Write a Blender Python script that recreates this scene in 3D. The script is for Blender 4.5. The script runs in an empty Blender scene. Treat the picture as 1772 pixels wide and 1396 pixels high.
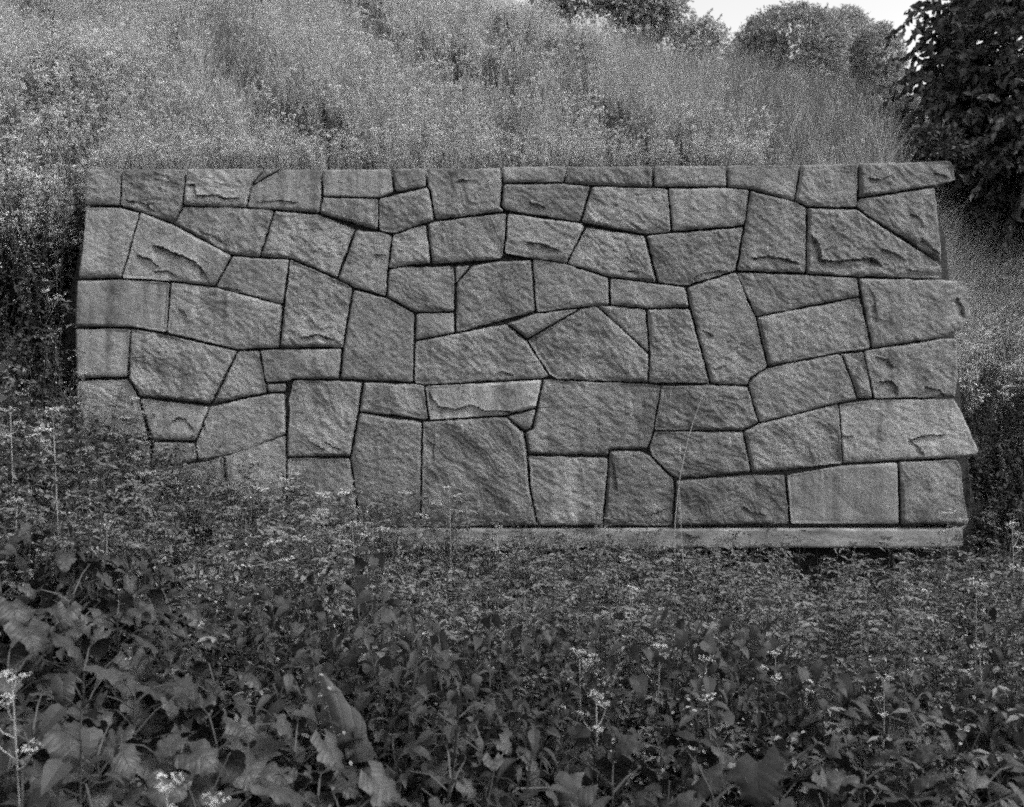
import bpy, math, random
import numpy as np
from mathutils import Vector, Matrix
from mathutils.geometry import delaunay_2d_cdt

rng = np.random.default_rng(7)
random.seed(7)
sc = bpy.context.scene
col = sc.collection

# ------------------------------------------------------------------ camera
F = 1700.0            # focal length in pixels of the 1772 px wide photograph
CX, CY = 886.0, 698.0
ZC = 1.75             # camera height
WY = 7.9              # distance of the wall face
cam_d = bpy.data.cameras.new('camera')
cam = bpy.data.objects.new('camera', cam_d)
col.objects.link(cam)
cam.location = (0, 0, ZC)
cam.rotation_euler = (math.radians(90), 0, 0)
cam_d.sensor_width = 36
cam_d.lens = 36 * F / 1772
cam_d.clip_start = 0.05
cam_d.clip_end = 2000
cam_d.dof.use_dof = True
cam_d.dof.focus_distance = 7.6
cam_d.dof.aperture_fstop = 5.0
sc.camera = cam

# ------------------------------------------------------------------ sky, sun, exposure
SUN_EL, SUN_ROT = math.radians(52), math.radians(118)   # sun to the right, a little behind the camera
w = bpy.data.worlds.new('World')
sc.world = w
w.use_nodes = True
nt = w.node_tree
nt.nodes.clear()
sky = nt.nodes.new('ShaderNodeTexSky')
sky.sky_type = 'NISHITA'
sky.sun_disc = False
sky.sun_elevation = SUN_EL
sky.sun_rotation = SUN_ROT
sky.air_density = 1.0
sky.dust_density = 3.0
bwn = nt.nodes.new('ShaderNodeRGBToBW')
bg = nt.nodes.new('ShaderNodeBackground')
bg.inputs['Strength'].default_value = 0.15
wo = nt.nodes.new('ShaderNodeOutputWorld')
nt.links.new(sky.outputs[0], bwn.inputs[0])
nt.links.new(bwn.outputs[0], bg.inputs['Color'])
nt.links.new(bg.outputs[0], wo.inputs['Surface'])
sd = bpy.data.lights.new('sun', 'SUN')
sd.energy = 0.7
sd.angle = math.radians(14)
sd.color = (1, 1, 1)
sun = bpy.data.objects.new('sun', sd)
col.objects.link(sun)
sdir = Vector((math.sin(SUN_ROT) * math.cos(SUN_EL), math.cos(SUN_ROT) * math.cos(SUN_EL), math.sin(SUN_EL)))
sun.rotation_euler = sdir.to_track_quat('Z', 'Y').to_euler()
sc.view_settings.view_transform = 'Standard'
sc.view_settings.look = 'None'
sc.view_settings.exposure = 1.5
sc.view_settings.gamma = 1.0
sc.view_settings.use_curve_mapping = False
sc.cycles.use_denoising = False
sc.cycles.max_bounces = 5
sc.cycles.diffuse_bounces = 3
sc.cycles.filter_width = 2.0
sc.cycles.use_adaptive_sampling = True
sc.cycles.adaptive_threshold = 0.075
sc.cycles.adaptive_min_samples = 16

# ------------------------------------------------------------------ helpers
def tag(o, label=None, cat=None, group=None, kind=None):
    if label: o['label'] = label
    if cat: o['category'] = cat
    if group: o['group'] = group
    if kind: o['kind'] = kind
    return o

def tri_mesh(name, V, T, mats=(), mi=None, smooth=False):
    V = np.ascontiguousarray(V, dtype=np.float32)
    T = np.ascontiguousarray(T, dtype=np.int32)
    me = bpy.data.meshes.new(name)
    me.vertices.add(len(V))
    me.vertices.foreach_set('co', V.ravel())
    k = T.shape[1]
    me.loops.add(T.size)
    me.loops.foreach_set('vertex_index', T.ravel())
    me.polygons.add(len(T))
    me.polygons.foreach_set('loop_start', np.arange(0, T.size, k, dtype=np.int32))
    for m in mats: me.materials.append(m)
    if mi is not None: me.polygons.foreach_set('material_index', np.asarray(mi, np.int32))
    me.polygons.foreach_set('use_smooth', np.full(len(T), smooth, dtype=bool))
    me.update(calc_edges=True)
    return me

def link(name, me, parent=None, loc=None):
    o = bpy.data.objects.new(name, me)
    col.objects.link(o)
    if parent is not None: o.parent = parent
    if loc is not None: o.location = loc
    return o

def empty(name, loc, rz=0.0):
    o = bpy.data.objects.new(name, None)
    o.empty_display_size = 0.1
    col.objects.link(o)
    o.location = loc
    o.rotation_euler = (0, 0, rz)
    return o

class Geo:
    """collects triangle pieces with a material index"""
    def __init__(s): s.V, s.T, s.M, s.n = [], [], [], 0
    def add(s, V, T, m=0):
        V = np.asarray(V, float); T = np.asarray(T, int)
        s.V.append(V); s.T.append(T + s.n); s.M.append(np.full(len(T), m)); s.n += len(V)
    def mesh(s, name, mats, smooth=False):
        return tri_mesh(name, np.concatenate(s.V), np.concatenate(s.T), mats, np.concatenate(s.M), smooth)

def smooth(a, b, x):
    t = np.clip((x - a) / (b - a), 0, 1)
    return t * t * (3 - 2 * t)

_perm = np.random.default_rng(3).permutation(256)
_perm = np.concatenate([_perm, _perm, _perm])
_grad = np.random.default_rng(4).normal(size=(256, 3))
_grad /= np.linalg.norm(_grad, axis=1)[:, None]
def pn(x, y, z=0.0):
    """gradient noise, vectorised"""
    x, y, z = np.broadcast_arrays(np.asarray(x, float), np.asarray(y, float), np.asarray(z, float))
    xi, yi, zi = np.floor(x).astype(int), np.floor(y).astype(int), np.floor(z).astype(int)
    xf, yf, zf = x - xi, y - yi, z - zi
    u, v, q = [t * t * t * (t * (t * 6 - 15) + 10) for t in (xf, yf, zf)]
    def g(a, b, c):
        h = _perm[(_perm[(_perm[(xi + a) & 255] + yi + b) & 255] + zi + c) & 255]
        gr = _grad[h]
        return gr[..., 0] * (xf - a) + gr[..., 1] * (yf - b) + gr[..., 2] * (zf - c)
    def L(a, b, t): return a + (b - a) * t
    return 1.6 * L(L(L(g(0,0,0), g(1,0,0), u), L(g(0,1,0), g(1,1,0), u), v),
             L(L(g(0,0,1), g(1,0,1), u), L(g(0,1,1), g(1,1,1), u), v), q)

def wx(px, Y=WY): return (px - CX) / F * Y
def wz(py, Y=WY): return ZC + (CY - py) / F * Y

# ------------------------------------------------------------------ materials (black and white film: every colour is a grey)
def nodes(m):
    m.use_nodes = True
    t = m.node_tree
    t.nodes.clear()
    return t, t.nodes, t.links

def ramp(N, pts):
    r = N.new('ShaderNodeValToRGB')
    e = r.color_ramp.elements
    while len(e) > 1: e.remove(e[0])
    e[0].position = pts[0][0]; c = pts[0][1]; e[0].color = (c, c, c, 1)
    for p, c in pts[1:]:
        k = e.new(p); k.color = (c, c, c, 1)
    return r

def math_n(N, L, op, a, b=None, c=None):
    m = N.new('ShaderNodeMath'); m.operation = op
    for i, v in enumerate((a, b, c)):
        if v is None: continue
        if isinstance(v, (int, float)): m.inputs[i].default_value = v
        else: L.new(v, m.inputs[i])
    return m.outputs[0]

def leaf_mat(name, lo, hi, trans=0.25, rough=0.6, spec=0.3, scale=9.0):
    m = bpy.data.materials.new(name)
    t, N, L = nodes(m)
    out = N.new('ShaderNodeOutputMaterial')
    oi = N.new('ShaderNodeObjectInfo')
    geo = N.new('ShaderNodeNewGeometry')
    no = N.new('ShaderNodeTexNoise'); no.inputs['Scale'].default_value = scale; no.inputs['Detail'].default_value = 3
    L.new(geo.outputs['Position'], no.inputs['Vector'])
    a = math_n(N, L, 'MULTIPLY', oi.outputs['Random'], 0.35)
    b = math_n(N, L, 'MULTIPLY', geo.outputs['Random Per Island'], 0.35)
    c = math_n(N, L, 'MULTIPLY', no.outputs[0], 0.5)
    s = math_n(N, L, 'ADD', a, b); s = math_n(N, L, 'ADD', s, c)
    r = ramp(N, [(0.2, lo), (0.95, hi)])
    L.new(s, r.inputs[0])
    p = N.new('ShaderNodeBsdfPrincipled')
    p.inputs['Roughness'].default_value = rough
    p.inputs['Specular IOR Level'].default_value = spec
    L.new(r.outputs[0], p.inputs['Base Color'])
    if trans > 0:
        tr = N.new('ShaderNodeBsdfTranslucent'); L.new(r.outputs[0], tr.inputs[0])
        mx = N.new('ShaderNodeMixShader'); mx.inputs[0].default_value = trans
        L.new(p.outputs[0], mx.inputs[1]); L.new(tr.outputs[0], mx.inputs[2])
        L.new(mx.outputs[0], out.inputs[0])
    else:
        L.new(p.outputs[0], out.inputs[0])
    return m

def stone_mat(name, streak=0.0):
    m = bpy.data.materials.new(name)
    t, N, L = nodes(m)
    out = N.new('ShaderNodeOutputMaterial')
    p = N.new('ShaderNodeBsdfPrincipled')
    p.inputs['Roughness'].default_value = 0.9
    p.inputs['Specular IOR Level'].default_value = 0.2
    geo = N.new('ShaderNodeNewGeometry')
    at = N.new('ShaderNodeAttribute'); at.attribute_name = 'tone'
    pos = geo.outputs['Position']
    def noise(scale, detail, rough=0.6, vec=None):
        n = N.new('ShaderNodeTexNoise')
        n.inputs['Scale'].default_value = scale; n.inputs['Detail'].default_value = detail
        n.inputs['Roughness'].default_value = rough
        L.new(vec or pos, n.inputs['Vector'])
        return n.outputs[0]
    mp = N.new('ShaderNodeMapping'); mp.inputs['Scale'].default_value = (11, 11, 0.9); L.new(pos, mp.inputs[0])
    st = noise(1.0, 4, 0.55, mp.outputs[0])
    sp = noise(150, 2, 0.7)
    md = noise(22, 5, 0.7)
    bg_ = noise(2.6, 4, 0.6)
    stn = N.new('ShaderNodeAttribute'); stn.attribute_name = 'stain'
    v = math_n(N, L, 'MULTIPLY_ADD', math_n(N, L, 'MULTIPLY', math_n(N, L, 'SUBTRACT', st, 0.5), stn.outputs['Fac']), 1.0, 1.0)
    v = math_n(N, L, 'ADD', v, math_n(N, L, 'MULTIPLY', math_n(N, L, 'SUBTRACT', sp, 0.5), 1.15))
    v = math_n(N, L, 'ADD', v, math_n(N, L, 'MULTIPLY', math_n(N, L, 'SUBTRACT', md, 0.5), 1.25))
    v = math_n(N, L, 'ADD', v, math_n(N, L, 'MULTIPLY', math_n(N, L, 'SUBTRACT', bg_, 0.5), 1.3))
    # soil splash, moss and damp: ragged dark stains, thicker towards the foot and along the top edge
    sz = N.new('ShaderNodeSeparateXYZ'); L.new(pos, sz.inputs[0])
    lo_ = N.new('ShaderNodeMapRange'); lo_.inputs[1].default_value = 1.5; lo_.inputs[2].default_value = 0.7; L.new(sz.outputs[2], lo_.inputs[0])
    hi_ = N.new('ShaderNodeMapRange'); hi_.inputs[1].default_value = 3.45; hi_.inputs[2].default_value = 3.65; L.new(sz.outputs[2], hi_.inputs[0])
    dz = math_n(N, L, 'ADD', math_n(N, L, 'MULTIPLY', lo_.outputs[0], 0.16), math_n(N, L, 'MULTIPLY', hi_.outputs[0], 0.12))
    mo = noise(5.5, 6, 0.72)
    mo = math_n(N, L, 'ADD', mo, dz)
    mr = ramp(N, [(0.54, 0), (0.70, 1)]); L.new(mo, mr.inputs[0])
    v = math_n(N, L, 'MULTIPLY', v, math_n(N, L, 'SUBTRACT', 1.0, math_n(N, L, 'MULTIPLY', mr.outputs[0], 0.38)))
    v = math_n(N, L, 'MAXIMUM', v, 0.25)
    tone = math_n(N, L, 'MULTIPLY', v, at.outputs['Fac'])
    # pale lime runs and lichen spots
    mp2 = N.new('ShaderNodeMapping'); mp2.inputs['Scale'].default_value = (26, 26, 3.2); L.new(pos, mp2.inputs[0])
    ru = noise(1.0, 2, 0.5, mp2.outputs[0])
    rr = ramp(N, [(0.66, 0), (0.76, 0.10)]); L.new(ru, rr.inputs[0])
    li = noise(34, 3, 0.5)
    lr = ramp(N, [(0.68, 0), (0.73, 0.10)]); L.new(li, lr.inputs[0])
    tone = math_n(N, L, 'ADD', tone, rr.outputs[0])
    tone = math_n(N, L, 'ADD', tone, lr.outputs[0])
    tone = math_n(N, L, 'MINIMUM', math_n(N, L, 'MAXIMUM', tone, 0.03), 0.6)
    L.new(tone, p.inputs['Base Color'])
    # fine chiselled relief running down to the right
    mp3 = N.new('ShaderNodeMapping'); mp3.inputs['Rotation'].default_value = (0, math.radians(38), 0)
    L.new(pos, mp3.inputs[0])
    mp4 = N.new('ShaderNodeMapping'); mp4.inputs['Scale'].default_value = (16, 16, 34); L.new(mp3.outputs[0], mp4.inputs[0])
    b1 = noise(1.0, 5, 0.68, mp4.outputs[0])
    b2 = noise(95, 3, 0.7)
    ro = N.new('ShaderNodeAttribute'); ro.attribute_name = 'rough'
    hsum = math_n(N, L, 'ADD', math_n(N, L, 'MULTIPLY', math_n(N, L, 'MULTIPLY', b1, 0.028), ro.outputs['Fac']), math_n(N, L, 'MULTIPLY', b2, 0.007))
    bp = N.new('ShaderNodeBump'); bp.inputs['Distance'].default_value = 1.0; bp.inputs['Strength'].default_value = 0.9
    L.new(hsum, bp.inputs['Height'])
    L.new(bp.outputs[0], p.inputs['Normal'])
    L.new(p.outputs[0], out.inputs[0])
    return m

def plain_mat(name, lo, hi, scale=6.0, bump=0.01, rough=0.9, zs=1.0):
    m = bpy.data.materials.new(name)
    t, N, L = nodes(m)
    out = N.new('ShaderNodeOutputMaterial')
    p = N.new('ShaderNodeBsdfPrincipled')
    p.inputs['Roughness'].default_value = rough
    p.inputs['Specular IOR Level'].default_value = 0.2
    geo = N.new('ShaderNodeNewGeometry')
    mp = N.new('ShaderNodeMapping'); mp.inputs['Scale'].default_value = (1, 1, zs); L.new(geo.outputs['Position'], mp.inputs[0])
    n = N.new('ShaderNodeTexNoise'); n.inputs['Scale'].default_value = scale; n.inputs['Detail'].default_value = 6; n.inputs['Roughness'].default_value = 0.65
    L.new(mp.outputs[0], n.inputs['Vector'])
    r = ramp(N, [(0.3, lo), (0.7, hi)]); L.new(n.outputs[0], r.inputs[0])
    L.new(r.outputs[0], p.inputs['Base Color'])
    n2 = N.new('ShaderNodeTexNoise'); n2.inputs['Scale'].default_value = scale * 6; n2.inputs['Detail'].default_value = 4
    L.new(geo.outputs['Position'], n2.inputs['Vector'])
    bp = N.new('ShaderNodeBump'); bp.inputs['Distance'].default_value = bump; bp.inputs['Strength'].default_value = 0.8
    L.new(n2.outputs[0], bp.inputs['Height']); L.new(bp.outputs[0], p.inputs['Normal'])
    L.new(p.outputs[0], out.inputs[0])
    return m

M_stone = stone_mat('granite')
M_conc = plain_mat('cast_concrete', 0.075, 0.27, 4.5, 0.006, zs=3.0)
M_core = plain_mat('dark_joint_fill', 0.04, 0.07, 9)
M_soil = plain_mat('soil_and_litter', 0.010, 0.028, 7, 0.03)
M_nettle = leaf_mat('nettle_leaf', 0.009, 0.056)
M_fine = leaf_mat('fine_herb_leaf', 0.05, 0.185)
M_big = leaf_mat('broad_leaf', 0.006, 0.044, trans=0.04, rough=0.5, spec=0.35, scale=14)
def add_veins(m):
    t = m.node_tree; N, L = t.nodes, t.links
    tc = N.new('ShaderNodeTexCoord'); sx = N.new('ShaderNodeSeparateXYZ'); L.new(tc.outputs['Object'], sx.inputs[0])
    ax = math_n(N, L, 'ABSOLUTE', sx.outputs[0])
    k = math_n(N, L, 'SUBTRACT', sx.outputs[1], math_n(N, L, 'MULTIPLY', ax, 0.8))
    wv = math_n(N, L, 'ABSOLUTE', math_n(N, L, 'SINE', math_n(N, L, 'MULTIPLY', k, 95.0)))
    wv = math_n(N, L, 'POWER', wv, 0.35)
    mid = math_n(N, L, 'MINIMUM', math_n(N, L, 'MULTIPLY', ax, 250.0), 1.0)
    h = math_n(N, L, 'MULTIPLY', wv, mid)
    n = N.new('ShaderNodeTexNoise'); n.inputs['Scale'].default_value = 60; L.new(tc.outputs['Object'], n.inputs['Vector'])
    h = math_n(N, L, 'ADD', h, math_n(N, L, 'MULTIPLY', n.outputs[0], 0.8))
    b = N.new('ShaderNodeBump'); b.inputs['Distance'].default_value = 0.0022; b.inputs['Strength'].default_value = 0.6
    L.new(h, b.inputs['Height'])
    p = next(x for x in N if x.type == 'BSDF_PRINCIPLED'); L.new(b.outputs[0], p.inputs['Normal'])
add_veins(M_big)
M_stem = leaf_mat('green_stem', 0.02, 0.05, trans=0.0)
M_pale = leaf_mat('pale_stem', 0.14, 0.30, trans=0.0)
M_grass = leaf_mat('meadow_grass', 0.23, 0.50, trans=0.3, scale=2.5)
M_dgrass = leaf_mat('dark_meadow_herb', 0.06, 0.18, trans=0.25, scale=2.5)
M_flower = leaf_mat('pale_flower', 0.36, 0.62, trans=0.2)
M_head = leaf_mat('umbel_flower', 0.22, 0.46, trans=0.15)
M_bud = leaf_mat('grey_bud', 0.15, 0.32, trans=0.1)
M_tree = leaf_mat('dark_tree_leaf', 0.03, 0.09, trans=0.12, rough=0.6, spec=0.2)
M_willow = leaf_mat('far_crown_leaf', 0.20, 0.40, trans=0.2, scale=2)
M_shrub = leaf_mat('shrub_leaf', 0.13, 0.50, trans=0.25, scale=3)
M_bark = plain_mat('bark', 0.04, 0.09, 12, 0.03)

# ------------------------------------------------------------------ the ground (one sheet out to the horizon)
RX = [-9, -6, -3.9, -3.3, -2.6, -1.8, -0.6, 0.5, 3.0, 4.5, 9]
RV = [2.0, 1.7, 1.40, 1.14, 0.70, 0.44, 0.20, 0.11, 0.06, 0.12, 0.3]
def fg(X, Y):
    r = np.interp(X, RX, RV)
    return -2.07 + r * smooth(0.5, 4.5, Y) + 0.06 * pn(X * 0.9, Y * 0.9, 5.0)
def hill(X, Y):
    s = np.interp(X, [-12, -6, 0, 2, 3, 5.5, 9, 14], [0.70, 0.68, 0.61, 0.52, 0.505, 0.405, 0.28, 0.16])
    yc = np.interp(X, [-12, -6, -2, 0, 2, 3, 5.5, 9], [26, 23, 17.5, 15.0, 14.3, 14.5, 14.2, 14])
    d = Y - 8.2
    dc = yc - 8.2
    k = 0.7
    e = np.clip((dc - d) / k, -40, 40)
    dd = dc - k * np.log1p(np.exp(e))        # smooth min(d, dc)
    over = np.maximum(d - dc, 0)
    z = 1.76 + s * dd - 0.05 * over
    am = smooth(0.3, 2.5, d)
    return z + am * (0.20 * pn(X * 0.35, Y * 0.35, 2.0) + 0.16 * pn((X + 0.8 * Y) * 0.8, (Y - 0.5 * X) * 0.35, 8.0) + 0.09 * pn(X * 1.7, Y * 1.7, 3.0))
def H(X, Y):
    X = np.asarray(X, float); Y = np.asarray(Y, float)
    f = fg(X, Y); h = hill(X, Y)
    zL = np.maximum(f, np.minimum(h, f + 1.4 * (Y - 7.2)))
    zC = np.maximum(f, np.minimum(h, f + 30 * (Y - 8.12)))
    zR = np.maximum(f, np.minimum(h, f + 1.0 * (Y - 7.5)))
    wl = 1 - smooth(-3.8, -3.45, X)
    xb = 3.35 + (Y - 8.3) * 0.36
    wr = np.where(Y > 8.3, smooth(-0.3, 0.8, X - xb), smooth(3.55, 3.95, X))
    return ZC + np.minimum(wl * zL + (1 - wl) * ((1 - wr) * zC + wr * zR), 400)

def axis(parts):
    out = []
    for a, b, s in parts: out.append(np.arange(a, b, s))
    return np.concatenate(out)
gx = axis([(-400, -60, 40), (-60, -14, 4), (-14, 14, 0.14), (14, 60, 4), (60, 441, 40)])
gy = axis([(-300, -20, 40), (-20, -2, 2), (-2, 7.9, 0.16), (7.9, 8.5, 0.04), (8.5, 22, 0.16), (22, 80, 4), (80, 600, 40)])
GX, GY = np.meshgrid(gx, gy)
GZ = H(GX, GY)
nx, ny = len(gx), len(gy)
ii = np.arange(nx * ny).reshape(ny, nx)
Q = np.stack([ii[:-1, :-1], ii[:-1, 1:], ii[1:, 1:], ii[1:, :-1]], -1).reshape(-1, 4)
ground = link('ground', tri_mesh('ground', np.stack([GX, GY, GZ], -1).reshape(-1, 3), Q, [M_soil], smooth=True))
tag(ground, kind='structure')

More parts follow.
